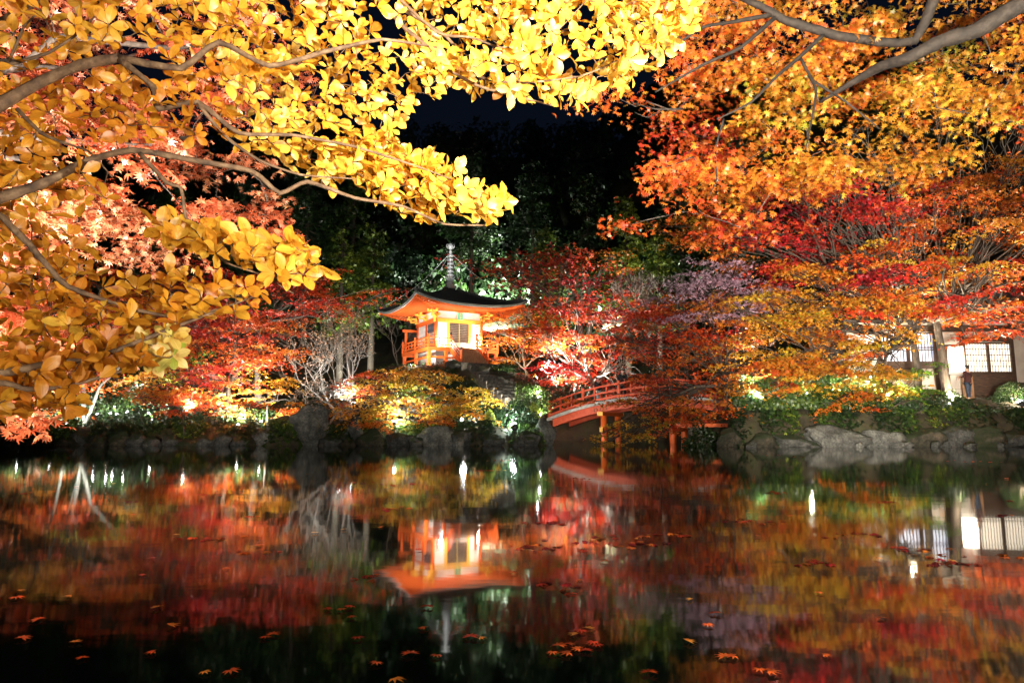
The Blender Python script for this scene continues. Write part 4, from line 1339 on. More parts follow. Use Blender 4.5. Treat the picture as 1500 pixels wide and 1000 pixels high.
for pts, r0 in (([(127, 590), (122, 560), (118, 520)], .1), ([(127, 590), (146, 566), (178, 535), (190, 522)], .09), ([(128, 588), (116, 560), (114, 540)], .06), ([(100, 600), (95, 560), (90, 530)], .08)):
    pp = [at(x, y, 33.6) - b0 for x, y in pts]
    pp[0].z = min(pp[0].z, .05) if pp[0].z > 0 else pp[0].z
    pp.insert(0, Vector((pp[0].x * .6, 0, -.15)))
    mb.tube(pp, [r0 * 1.1] + [r0 * (1 - .2 * i) for i in range(len(pp) - 1)], 7)
mb.build('trunk', noisy('white lit bark', (.06, .06, .05), (.15, .155, .13), 9, bump=.4, bd=.02), t, smooth=True)
pp_ = [(at(x, y, 33.6) - b0, .55, .82) for x, y in ((118, 520), (190, 522), (90, 528), (150, 515), (205, 515))]
P, N, H, Vv_ = pad_leaves(pp_, 150, .3)
leaves('crown', P, N, rng.uniform(.7, 1.2, len(P)) * .12, T3, M['autumn'], t, H, Vv_)

# ------------------------------------------------------------------ dark wood on the hill
def conifer(label, px, pyb, pyt, Y, wr, n, hue=.35, group='tall dark trees on the hillside', name='cedar_tree'):
    tb = gpt(px, Y, pyb); top_ = at(px, pyt, Y)
    H_ = top_.z - tb.z
    t = thing(name, label, 'tree', tb, 0, group)
    MB().tube([(0, 0, -.4), (.05, 0, H_ * .5), (0, 0, H_ * .97)], [.3, .2, .04], 8).build('trunk', M['bark'], t, smooth=True)
    pads = []
    for k in range(n):
        f = random.uniform(.3, 1) ** .8
        r_ = wr * (1.08 - f) ** .7 * random.uniform(.4, 1)
        a = random.uniform(0, 6.28)
        pads.append((Vector((r_ * math.cos(a), r_ * math.sin(a), H_ * f)), wr * .42 * (1.15 - f) + .35, hue + random.gauss(0, .08)))
    mb = MB()
    for p_, r_, h_ in pads: mb.tube([(0, 0, p_.z + .3), p_], [.05, .02], 3)
    mb.build('branches', M['bark'], t)
    P, N, Hh, Vv = pad_leaves(pads, 42, .4, .06, .8, .5)
    leaves('crown', P, N, rng.uniform(.7, 1.3, len(P)) * .3, T3, M['green'], t, Hh, Vv)


cl = [('dark cedar with a visible trunk left of the hall finial', 515, 440, 250, 60, 3.4, 70, .55),
      ('lit green tree behind the left end of the hall roof', 545, 440, 330, 56, 3.2, 70, .75),
      ('dark broad tree filling the gap above the left red maple', 445, 440, 215, 62, 4.2, 80, .4),
      ('dark trunked tree straight above the scarlet maple', 862, 430, 260, 62, 3.0, 60, .45),
      ('tree with lime green lit lower leaves right of the dark trunk', 918, 430, 290, 60, 3.4, 70, .85),
      ('dark tree just right of the lime lit tree', 1000, 430, 230, 64, 3.8, 70, .4),
      ('dim tree behind the hall finial', 690, 430, 215, 74, 4.2, 60, .35),
      ('dim tree midway between the finial and the dark trunk', 780, 430, 235, 72, 4.2, 60, .3),
      ('dark tree behind the left scarlet maple', 350, 450, 260, 58, 4.2, 70, .35),
      ('dark tree over the bend of the left shore', 240, 450, 250, 56, 4.2, 60, .35),
      ('dark tree behind the purple grey maple', 1075, 430, 270, 56, 3.6, 60, .4),
      ('dark green tree behind the tea house roof', 1220, 430, 230, 58, 4.2, 60, .35),
      ('tall dark tree behind the bare twig fan', 1400, 430, 140, 62, 5.2, 70, .3),
      ('small green lit tree above the right end of the hall roof', 800, 430, 330, 58, 2.6, 50, .8),
      ('green lit tree between the lime tree and the purple maple', 965, 430, 330, 56, 2.8, 60, .78),
      ('green tree just left of the bare twigs by the hall roof', 500, 440, 340, 54, 2.4, 50, .8),
      ('dark tree at the far left behind the orange maple', 80, 450, 200, 56, 5, 60, .3)]
for a in cl: conifer(*a, group=None)
# the far wood reads as one mass
PP = []; NN = []; HH = []
for _ in range(420):
    y = random.uniform(74, 150); x = random.uniform(-.62, .62) * y
    z = gz(x, y); r_ = random.uniform(2.2, 4.2); hgt = random.uniform(4, 8)
    n = 130
    d = rng.normal(size=(n, 3)); d /= np.linalg.norm(d, axis=1, keepdims=True)
    PP.append(np.stack([x + d[:, 0] * r_, y + d[:, 1] * r_, z + hgt * .6 + d[:, 2] * hgt * .6 * rng.uniform(.6, 1, n)], 1))
    NN.append(d + rng.normal(0, .5, (n, 3))); HH.append(np.full(n, random.uniform(.05, .5)))
PP = np.concatenate(PP); NN = np.concatenate(NN); HH = np.concatenate(HH)
o = leaves('forest', PP, NN, rng.uniform(.6, 1.3, len(PP)) * .9, T3, M['green'], None, HH, rng.uniform(.5, 1, len(PP)))
tag(o, 'dark far wood covering the hillside under the night sky', kind='stuff')
# low undergrowth on the banks
n = 26000
gx = rng.uniform(-34, 26, n); gy = rng.uniform(28.8, 54, n)
gz_ = ground_h(gx, gy); k_ = gz_ > .25
gx, gy, gz_ = gx[k_], gy[k_], gz_[k_]; n = len(gx)
cl_ = np.sin(gx * 1.7) * np.sin(gy * 1.3) * .2
o = leaves('undergrowth', np.stack([gx, gy, gz_ + rng.uniform(0, .22, n)], 1), np.stack([rng.normal(0, .6, n), rng.normal(0, .6, n) - .3, np.ones(n)], 1),
           rng.uniform(.08, .2, n), TQ, M['green'], None, .35 + cl_ + rng.normal(0, .12, n), rng.uniform(.5, 1, n))
tag(o, 'low dark undergrowth and fallen leaves on the banks', kind='stuff')

n = 30000
gx = rng.uniform(-30, 24, n); gy = shore(gx) + rng.uniform(.05, .95, n)
zz = ground_h(gx, gy); k_ = zz > .1; gx, gy, zz = gx[k_], gy[k_], zz[k_]; n = len(gx)
k_ = (np.sin(gx * 2.3) + np.sin(gx * 5.1 + 1) + rng.normal(0, .7, n)) > -.3
gx, gy, zz = gx[k_], gy[k_], zz[k_]; n = len(gx)
o = leaves('creeping_foliage', np.stack([gx, gy - .15, zz + rng.uniform(-.25, .35, n)], 1), np.stack([rng.normal(0, .6, n), rng.normal(0, .6, n) - .8, np.ones(n)], 1),
           rng.uniform(.09, .2, n), T3, M['green'], None, .45 + .25 * np.sin(gx * 1.1) + rng.normal(0, .15, n), rng.uniform(.4, 1, n))
tag(o, 'creepers and small ferns hanging over the bank edge', kind='stuff')

# ------------------------------------------------------------------ lamps on the banks
W1 = (1, .95, .86); WG = (.86, 1, .93); WW = (1, .84, .6)
def fl(px, py, Y, aim, power, label, angle=120, col=W1, size=.1, lens='lens', group=None, hz0=None):
    p_ = at(px, py, Y); z = gz(p_.x, Y)
    hgt = max(.12, p_.z - z)
    return floodlight(label, (p_.x, Y, z), aim, power, angle, col, size, lens, group, height=hgt)


# visible lamps (photographed as bright points)
fl(753, 624, 32.6, at(700, 540, 36), 220, 'large greenish white floodlight at the waterline below the stone stairs', 170, WG, .17, 'lens_green')
fl(578, 619, 31.9, at(600, 575, 33.6), 260, 'greenish floodlight on the rocks under the golden maple', 165, WG, .09, 'lens_green')
fl(676, 614, 33.5, at(715, 622, 32.6), 60, 'small white lamp beside the small round lit bush', 160, W1, .07)
fl(790, 582, 37.2, at(778, 560, 37.6), 130, 'white path lamp under the yellow green shrub', 160, W1, .08)
fl(790, 607, 36.2, at(850, 590, 38.5), 90, 'white lamp at the left foot of the bridge', 160, W1, .07)
fl(78, 628, 32.6, at(120, 560, 34), 70, 'brightest white floodlight on the far left shore', 165, W1, .12)
fl(95, 627, 32.8, at(150, 540, 35), 50, 'second white floodlight just right of the brightest left one', 150, W1, .09)
fl(97, 616, 34.0, at(100, 560, 35), 40, 'small lamp above the pair of left shore floodlights', 150, W1, .05)
for px, py, lb in ((143, 607, 'tiny lamp at the left of the four under the white trunk'), (162, 606, 'widest of the four tiny lamps under the white trunk'), (171, 607, 'tiny lamp touching the widest one under the white trunk'), (187, 604, 'tiny lamp at the right of the four under the white trunk')):
    fl(px, py, 33.0, at(px - 20, 540, 34), 45, lb, 150, W1, .055)
fl(273, 603, 33.0, at(300, 550, 34.5), 260, 'small lamp among leaves under the left scarlet maple', 150, W1, .07)
fl(382, 618, 32.4, at(400, 560, 34), 200, 'tiny lamp above the pale upright rock', 150, W1, .05)
fl(500, 586, 34.2, at(490, 500, 36.4), 150, 'flat bluish lamp left of the pair under the bare tree', 150, (.9, .95, 1), .07)
fl(518, 590, 34.0, at(530, 500, 36.4), 110, 'flat bluish lamp right of the pair under the bare tree', 150, (.9, .95, 1), .07)
fl(1495, 590, 31.4, at(1470, 560, 32.4), 90, 'warm bright lamp before the round clipped bush at right', 165, WW, .13)
fl(1181, 576, 30.9, at(1170, 480, 29.5), 600, 'tiny lamp inside the green bush on the right bank', 160, WW, .05)
fl(1113, 589, 30.9, at(1095, 440, 30), 900, 'tiny bluish lamp at the left of the right bank bushes', 160, (.85, .9, 1), .05)
fl(1223, 578, 30.9, at(1230, 470, 29.5), 900, 'tiny lamp left of the lime maple on the right bank', 160, WW, .05)
# lamps hidden by leaves that the lit crowns betray, and a few added below
H_ = [(1325, 29.0, (1330, 400, 29.5), 3200, WW, 'hidden floodlight behind the bushes below the crimson maple'),
      (1440, 29.6, (1440, 380, 30), 3600, WW, 'hidden floodlight at the hedge below the right crown'),
      (1275, 29.4, (1250, 430, 29.5), 2400, (1, .9, .75), 'hidden floodlight behind the bushes below the golden crown'),
      (1140, 29.6, (1130, 450, 30), 2400, (1, .9, .78), 'hidden floodlight at the left bushes under the golden crown'),
      (1075, 29.8, (1060, 430, 31), 2200, (.88, .86, 1), 'hidden bluish floodlight below the purple grey maple')]
for px, Y, aim, pw, col, lb in H_:
    p_ = at(px, 640, Y)
    floodlight(lb.replace('hidden ', 'low '), (p_.x, Y + 2.0, gz(p_.x, Y + 2.0)), at(*aim), pw, 130, col, .06, height=.15)
fl(905, 606, 40.8, at(880, 500, 43.5), 1300, 'floodlight behind the bridge aimed up at the scarlet maple', 120, (1, .9, .85), .08) if 0 else None
p_ = gpt(848, 41.2)
for px, Y, aim, pw, col, lb, ang in ((786, 43.9, (880, 500, 44.6), 4200, (1, .9, .86), 'floodlight behind the bridge aimed up into the scarlet maple', 120),
                                (752, 41.6, (760, 500, 44.5), 420, WW, 'floodlight aimed at the orange maple beside the veranda', 120),
                                (757, 35.4, (692, 480, 44.5), 800, (1, .88, .7), 'floodlight low on the slope aimed up at the hall doors', 42),
                                (600, 41.0, (625, 490, 45), 330, (1, .9, .8), 'floodlight aimed at the left wall of the hall', 110),
                                (330, 37.5, (380, 420, 42), 1500, W1, 'floodlight behind the left scarlet maple aimed at the red crown', 130),
                                (350, 32.9, (340, 510, 34.5), 800, (1, .88, .7), 'floodlight in front of the left scarlet maple', 130),
                                (225, 35.0, (245, 530, 37), 420, W1, 'floodlight under the yellow green maple at left', 130),
                                (30, 33.4, (60, 520, 36), 700, (1, .85, .65), 'floodlight under the far left orange maple', 140),
                                (1400, 39.5, (1450, 230, 41.5), 4500, (1, .92, .85), 'added floodlight behind the tea house aimed at the bare twig fan', 90),  # added so that the bare twigs show
                                (520, 51.0, (540, 380, 57), 1000, (.95, 1, .85), 'floodlight on the hill foot left of the hall', 110),
                                (720, 78.0, (740, 200, 110), 16000, (.9, 1, .8), 'added floodlight high on the hill washing the dark wood above the finial', 140),  # added wash to lift the dark hillside wood
                                (890, 80.0, (900, 210, 110), 18000, (.9, 1, .8), 'added floodlight high on the hill washing the dark wood above the dark red maple', 140),  # second added wash for the same dark wood
                                (905, 54.5, (910, 370, 60), 1500, (.95, 1, .8), 'floodlight on the hill foot under the lime lit tree', 110),
                                (800, 50.0, (820, 400, 53), 300, (1, .9, .8), 'floodlight behind the hall aimed at the dark red maple', 130),
                                (960, 33.5, (980, 520, 33), 1, W1, '', 10),
                                (1010, 31.8, (1010, 540, 33), 700, (1, .85, .65), 'floodlight by the right bridge foot aimed at the rust maple', 150),
                                (945, 47.5, (950, 430, 48), 1, W1, '', 10)):
    if not lb: continue
    g_ = gpt(px, Y)
    floodlight(lb, g_, at(*aim), pw, ang, col, .07, height=.3)
# bridge light from the island end
g_ = gpt(800, 33.2)
floodlight('floodlight on the island tip shining along the bridge side', g_, at(880, 590, 38.5), 110, 90, (1, .88, .78), .06, height=.3)
# house: lantern glow at the gable
L = bpy.data.lights.new('glow', 'POINT'); L.energy = 75; L.color = (1, .85, .62); L.shadow_soft_size = .15
t = thing('wall_lantern', 'round wall lantern glowing under the tea house eave', 'lantern', (hx(1300), HY - .75, hz(480)))
MB().lathe([(.03, .16), (.1, .12), (.14, 0), (.1, -.12), (.03, -.16)], n=14).build('shade', M['paper_lit'], t, smooth=True)
MB().bar((0, 0, .12), (0, .75, .2), .03).build('bracket', M['dark_metal'], t)
lo = bpy.data.objects.new('glow', L); C.objects.link(lo); lo.parent = t; lo.location = (0, -.35, -.1)

# ------------------------------------------------------------------ leaves floating on the pond
protos = []
for kind in range(3):
    tv, tf = tmpl_lobes(7 if kind < 2 else 5, .12, .62, -.08)
    tv = tv * np.array([1, 1, .5]) + np.array([0, 0, .09])
    mt, nt, pb = newmat('wet leaf ' + 'abc'[kind])
    pb.inputs['Base Color'].default_value = [(.75, .13, .02, 1), (.6, .05, .015, 1), (.8, .33, .04, 1)][kind]
    pb.inputs['Roughness'].default_value = .5
    me_o = npmesh('floating_leaf', tv * np.array([1, 1, 1.8]) * .042, tf, mt)
    protos.append(me_o)
G = 'fallen maple leaves floating on the pond'
LB = ['orange maple leaf floating on the dark pond', 'dark red maple leaf floating on the dark pond', 'yellow orange maple leaf floating on the dark pond']
fixed = [(400, 929), (388, 934), (35, 935), (500, 893), (512, 889), (600, 958), (638, 961), (705, 935), (1008, 940), (1060, 962), (1038, 916), (110, 941), (230, 890), (820, 946), (850, 925), (862, 921),
         (833, 944), (846, 951), (858, 953), (868, 942), (876, 946), (830, 958), (842, 930), (580, 997), (1072, 962), (690, 933), (480, 892), (55, 908), (120, 964), (1290, 905), (1130, 985), (950, 985), (550, 972), (300, 985), (1210, 960)]
for k in range(44):
    fixed.append((random.uniform(20, 1480), 700 + 290 * random.random() ** 1.3))
cnt = [0, 0, 0]
for px, py in fixed:
    kk = random.choice((0, 0, 1, 2))
    src = protos[kk]
    o = src if cnt[kk] == 0 else src.copy()
    if cnt[kk]: C.objects.link(o)
    cnt[kk] += 1
    o.location = on_water(px, py, .004)
    o.rotation_euler = (random.uniform(-.08, .08), random.uniform(-.08, .08), random.uniform(0, 6.28))
    s = random.uniform(.7, 1.2)
    o.scale = (s, s, s)
    tag(o, LB[kk], 'leaf', G)
# thin rafts of drifting leaf litter farther out
PP = []
for _ in range(34):
    px = random.uniform(40, 1480); py = 668 + 190 * random.random() ** 1.5
    c_ = on_water(px, py); n = random.randint(3, 12)
    L_ = c_.y * random.uniform(.01, .03)
    PP.append(np.stack([c_.x + rng.normal(0, L_, n), c_.y + rng.normal(0, L_ * .8, n), np.full(n, .006)], 1))
PP = np.concatenate(PP); n = len(PP)
o = leaves('leaf_litter', PP, np.stack([rng.normal(0, .1, n), rng.normal(0, .1, n), np.ones(n)], 1), rng.uniform(.03, .07, n), T5, M['autumn'], None, rng.uniform(0, .55, n), rng.uniform(.3, .9, n))
tag(o, 'thin rafts of drifting leaves on the pond', kind='stuff')

# ------------------------------------------------------------------ near right maple overhead
pr = [(1000, 130, .55), (1100, 120, .52), (1050, 60, .5), (1150, 180, .62), (1200, 60, .55), (1300, 60, .62), (1250, 150, .58), (1350, 150, .7), (1420, 90, .6), (1480, 130, .5), (1100, 240, .56), (1060, 280, .5), (1250, 230, .57), (1450, 40, .62), (970, 215, .42), (1330, 210, .6), (1360, 120, .9), (1240, 210, .72), (1000, 10, .5)]
poly = [(960, -60), (1560, -60), (1560, 190), (1490, 175), (1450, 130), (1410, 150), (1385, 170), (1370, 205), (1330, 245), (1270, 262), (1230, 250), (1180, 240), (1130, 275), (1060, 300), (985, 300), (1010, 262), (1000, 232), (975, 225), (1010, 180), (1020, 150), (975, 140), (960, 120), (975, 90), (985, 60)]
trR = Vector((6.6, 4.6, gz(6.6, 4.6)))
t = thing('orange_maple', 'orange maple whose near boughs hang over the upper right', 'tree', trR)
pads = [(p - trR, r, h) for p, r, h in pads_from(poly, 4.9, 7.6, 230, .29, pr)]
mb = MB(); mb.tube([(0, 0, -.3), (-.1, .1, 1.2), (-.35, .2, 2.4), (-.5, .3, 3.6), (-.9, .4, 4.8)], [.24, .19, .17, .15, .1], 12)
mb.build('trunk', M['bark'], t, smooth=True)
def pxtube(mb, pts, rad, off, n=7):
    """limb through the given (px, py, depth) stations, smoothed"""
    P_ = [(q if isinstance(q, Vector) else at(*q)) - off for q in pts]
    out = []; rr = []
    for i in range(len(P_) - 1):
        p0 = P_[max(0, i - 1)]; p1 = P_[i]; p2 = P_[i + 1]; p3 = P_[min(len(P_) - 1, i + 2)]
        for j in range(4):
            u = j / 4
            out.append(p1.lerp(p2, u) * .45 + .55 * .5 * ((2 * p1) + (-p0 + p2) * u + (2 * p0 - 5 * p1 + 4 * p2 - p3) * u * u + (-p0 + 3 * p1 - 3 * p2 + p3) * u ** 3))
            rr.append((rad[i] * (1 - u) + rad[i + 1] * u) * (1 + random.uniform(-.09, .11)))
    out.append(P_[-1]); rr.append(rad[-1])
    mb.tube(out, rr, n)
    return out
near_nodes = []
for pts, rad in (([(1640, -60, 4.8), (1500, 4, 5.0), (1430, 45, 5.1), (1380, 60, 5.2), (1330, 85, 5.3), (1285, 100, 5.5), (1200, 150, 5.9)], [.075, .06, .055, .05, .045, .036, .012]),
                 ([(1560, -150, 5.0), (1400, -70, 5.3), (1340, 60, 5.5), (1235, 54, 5.5), (1200, 45, 5.5), (1150, 30, 5.5), (1120, 12, 5.5), (1080, -5, 5.6)], [.06, .05, .03, .032, .033, .03, .027, .02]),
                 ([(1130, 22, 5.5), (1070, 33, 5.4), (1030, 40, 5.3), (985, 70, 5.3)], [.02, .014, .011, .006]),
                 ([(1135, 26, 5.5), (1085, 70, 5.4), (1030, 95, 5.4), (960, 135, 5.4)], [.018, .014, .011, .005]),
                 ([(1205, 52, 5.5), (1170, 85, 5.4), (1140, 110, 5.3), (1100, 150, 5.2), (1050, 175, 5.2)], [.018, .015, .012, .009, .005]),
                 ([(1172, 85, 5.4), (1195, 130, 5.2), (1190, 170, 5.1), (1180, 220, 5.0)], [.012, .01, .007, .004]),
                 ([(1190, 118, 5.3), (1240, 150, 5.2), (1290, 190, 5.2)], [.009, .007, .004]),
                 ([(1060, 175, 5.2), (1048, 220, 5.2), (1050, 262, 5.2), (1040, 285, 5.2)], [.007, .006, .005, .003]),
                 ([(1000, 160, 5.4), (960, 160, 5.4), (925, 150, 5.5)], [.007, .005, .003]), ([(975, 158, 5.4), (950, 172, 5.4), (930, 165, 5.4)], [.005, .004, .002]),
                 ([(1015, 230, 5.2), (990, 240, 5.2), (965, 247, 5.2)], [.006, .004, .002])):
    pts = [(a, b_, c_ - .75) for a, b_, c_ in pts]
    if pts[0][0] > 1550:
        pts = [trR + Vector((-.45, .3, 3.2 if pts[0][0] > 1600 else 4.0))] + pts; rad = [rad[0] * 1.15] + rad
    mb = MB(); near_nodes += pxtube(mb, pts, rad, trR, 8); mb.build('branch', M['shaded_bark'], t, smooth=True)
mb = MB(); network(mb, near_nodes, [p for p, _, _ in pads], .012, .0025)
mb.build('twigs', M['bark'], t)
P, N, H, Vv = pad_leaves(pads, 1550, .3, .07, .75, .45, 1.25)
leaves('foliage', P, N, rng.uniform(.6, 1.3, len(P)) * .041, T7, M['autumn'], t, H, Vv)

# ------------------------------------------------------------------ near left maple (behind the yellow leaves)
pl = [(0, 300, .5), (60, 420, .5), (150, 300, .55), (200, 260, .5), (330, 290, .38), (400, 300, .36), (180, 120, .36), (100, 60, .38), (240, 60, .36), (60, 600, .45), (30, 520, .48)]
poly = [(-60, -60), (400, -60), (390, 60), (380, 130), (330, 200), (400, 240), (425, 300), (380, 320), (300, 270), (230, 270), (190, 330), (190, 385), (130, 370), (60, 420), (30, 500), (-60, 520)]
trL = Vector((-5.2, 3.4, gz(-5.2, 3.4)))
t = thing('pink_orange_maple', 'pinkish orange maple behind the yellow leaves at upper left', 'tree', trL)
pads = [(p - trL, r, h) for p, r, h in pads_from(poly, 3.9, 5.6, 150, .27, pl)]
pads += [(p - trL, r, h) for p, r, h in pads_from([(-40, 360), (50, 400), (70, 470), (55, 560), (-40, 580)], 3.0, 3.6, 45, .17, .5)]
pads += [(p - trL, r, h) for p, r, h in pads_from([(-40, 520), (30, 520), (60, 580), (85, 600), (60, 618), (-40, 620)], 2.7, 3.1, 15, .13, .45)]
mb = MB(); mb.tube([(0, 0, -.3), (.1, .1, .9), (.3, .2, 1.9), (.5, .4, 3.0)], [.2, .16, .14, .09], 12); mb.build('trunk', M['bark'], t, smooth=True)
mb = MB()
hubs = [at(x, y, 4.8) - trL for x, y in ((20, 100), (200, 80), (330, 60), (120, 250), (280, 200), (0, 380), (20, 520))]
lnodes = []
for h in hubs:
    q = bend(Vector((.35, .25, 2.1)), h, 6, .05, .06); lnodes += q[1:]
    mb.tube(q, [.06, .05, .04, .03, .024, .018, .012], 7)
mb.build('branch', M['bark'], t, smooth=True)
mb = MB(); network(mb, lnodes, [p for p, _, _ in pads], .01, .002)
mb.build('twigs', M['bark'], t)
P, N, H, Vv = pad_leaves(pads, 1500, .28, .09, .7, .55)
leaves('foliage', P, N, rng.uniform(.65, 1.25, len(P)) * .048, T7, M['peach'], t, H, Vv)

# ------------------------------------------------------------------ yellow tree in the foreground
trY = Vector((-2.75, 1.55, gz(-2.75, 1.55)))
t = thing('yellow_leaf_tree', 'near tree with large yellow leaves spreading across the upper left', 'tree', trY)
mb = MB(); mb.tube([(0, 0, -.3), (.05, .02, .4), (.12, .08, .9), (.12, .1, 1.5), (.05, .15, 2.4), (.1, .18, 3.3)], [.15, .12, .105, .085, .06, .03], 12); mb.build('trunk', M['near_bark'], t, smooth=True)
BR = [([(-330, 330, 1.9), (-30, 170, 1.95), (60, 120, 2.0), (120, 95, 2.0), (175, 85, 2.0)], [.045, .024, .02, .018, .016]),
      ([(172, 85, 2.0), (265, 100, 2.0), (320, 62, 2.0), (395, 97, 2.02), (480, 75, 2.05), (560, 58, 2.1), (640, 70, 2.15)], [.015, .011, .0105, .009, .008, .006, .004]),
      ([(176, 88, 2.0), (225, 128, 1.98), (232, 160, 1.96), (290, 150, 1.98), (350, 195, 2.0), (430, 198, 2.05), (520, 215, 2.1), (600, 240, 2.15), (660, 262, 2.2)], [.012, .01, .0095, .009, .008, .006, .005, .004, .002]),
      ([(290, 152, 1.98), (330, 200, 2.0), (380, 235, 2.0), (440, 256, 2.05), (520, 262, 2.1)], [.007, .006, .005, .004, .002]),
      ([(-360, 420, 1.75), (-30, 300, 1.8), (60, 270, 1.85), (130, 235, 1.9), (195, 220, 1.9), (290, 236, 1.95), (370, 251, 2.0), (410, 283, 2.0), (450, 266, 2.05), (520, 290, 2.1), (590, 302, 2.15), (650, 328, 2.2), (712, 330, 2.2)], [.04, .019, .015, .0125, .011, .0095, .009, .008, .0075, .0065, .0055, .0045, .003]),
      ([(205, 225, 1.9), (245, 268, 1.9), (265, 275, 1.92), (272, 318, 1.95), (292, 345, 1.95), (330, 384, 1.98), (382, 402, 2.0), (430, 430, 2.02)], [.008, .007, .006, .005, .0045, .004, .003, .002]),
      ([(-360, 430, 1.75), (-40, 305, 1.7), (30, 345, 1.7), (70, 390, 1.72), (100, 420, 1.75), (185, 450, 1.8), (262, 465, 1.85), (330, 450, 1.9)], [.03, .011, .01, .009, .008, .006, .004, .002]),
      ([(-380, 560, 1.6), (-30, 550, 1.6), (60, 535, 1.65), (150, 520, 1.7), (240, 485, 1.75), (300, 462, 1.8), (382, 430, 1.85)], [.03, .012, .01, .008, .006, .005, .002]),
      ([(-380, 600, 1.6), (-20, 560, 1.55), (40, 570, 1.6), (100, 565, 1.65), (190, 540, 1.7)], [.02, .008, .007, .006, .003]),
      ([(-300, -260, 2.2), (200, -160, 2.3), (480, -70, 2.35), (555, 0, 2.35), (592, 40, 2.35), (625, 68, 2.35), (645, 95, 2.35), (700, 126, 2.35), (760, 142, 2.4), (815, 156, 2.4)], [.03, .022, .014, .010, .009, .008, .007, .006, .005, .003]),
      ([(565, -20, 2.35), (640, 48, 2.3), (690, 55, 2.3), (735, 70, 2.3), (800, 60, 2.3), (860, 0, 2.3)], [.008, .006, .005, .004, .003, .002]),
      ([(580, 8, 2.35), (655, 55, 2.4), (700, 112, 2.4), (760, 122, 2.4), (850, 112, 2.45), (905, 88, 2.5), (960, 50, 2.5)], [.008, .007, .006, .005, .004, .003, .002]),
      ([(-200, -200, 2.3), (400, -150, 2.4), (700, -90, 2.5), (850, -40, 2.55), (930, 30, 2.55), (985, 60, 2.55)], [.02, .016, .01, .007, .004, .002]),
      ([(25, 160, 1.98), (60, 195, 1.98), (90, 208, 1.98), (130, 222, 1.98), (165, 260, 2.0)], [.008, .006, .005, .004, .002]),
      ([(-60, 190, 1.9), (10, 95, 1.9), (35, 40, 1.95), (60, 15, 2.0)], [.01, .005, .004, .002]), ([(0, 98, 1.9), (70, 78, 1.9), (120, 45, 1.9), (150, 10, 1.95)], [.006, .005, .004, .002]),
      ([(-330, 330, 1.9), (-100, 100, 2.1), (60, 0, 2.2), (250, -70, 2.3), (420, -60, 2.3)], [.04, .02, .014, .01, .006])]
stations = []
for pts, rad in BR:
    rad = [q * .86 for q in rad]
    if pts[0][0] < -150:      # the bough leaves the trunk outside the picture
        h_ = max(.5, min(3.1, at(*pts[0]).z - .3 - trY.z))
        pts = [trY + Vector((.09, .13, h_))] + pts; rad = [rad[0] * 1.15] + rad
    elif pts[0][0] == -60:
        pts = [at(-30, 170, 1.95)] + pts; rad = [rad[0]] + rad
    mb = MB(); out = pxtube(mb, pts, rad, trY, 9); mb.build('branch', M['near_bark'], t, smooth=True)
    for p, r_ in zip(out, np.linspace(rad[0], rad[-1], len(out))): stations.append(p)

# obovate leaf, 2 x 7 cells, folded at the midrib
rows = 8; tv = []; ta = []
for i in range(rows + 1):
    f = i / rows
    wd = .275 * math.sin(PI * min(1, f ** 1.35)) ** .8 + (.012 if f < 1 else 0)
    for q in (-1, -.5, 0, .5, 1):
        tv.append((q * wd, f, .1 * abs(q) * wd * 2 - .22 * (f - .35) ** 2 - .03)); ta.append(abs(q))
tf = []
for i in range(rows):
    for q in range(4):
        a = i * 5 + q; tf.append((a, a + 1, a + 6, a + 5))
tv = np.array(tv); tf = np.array(tf); ta = np.array(ta)


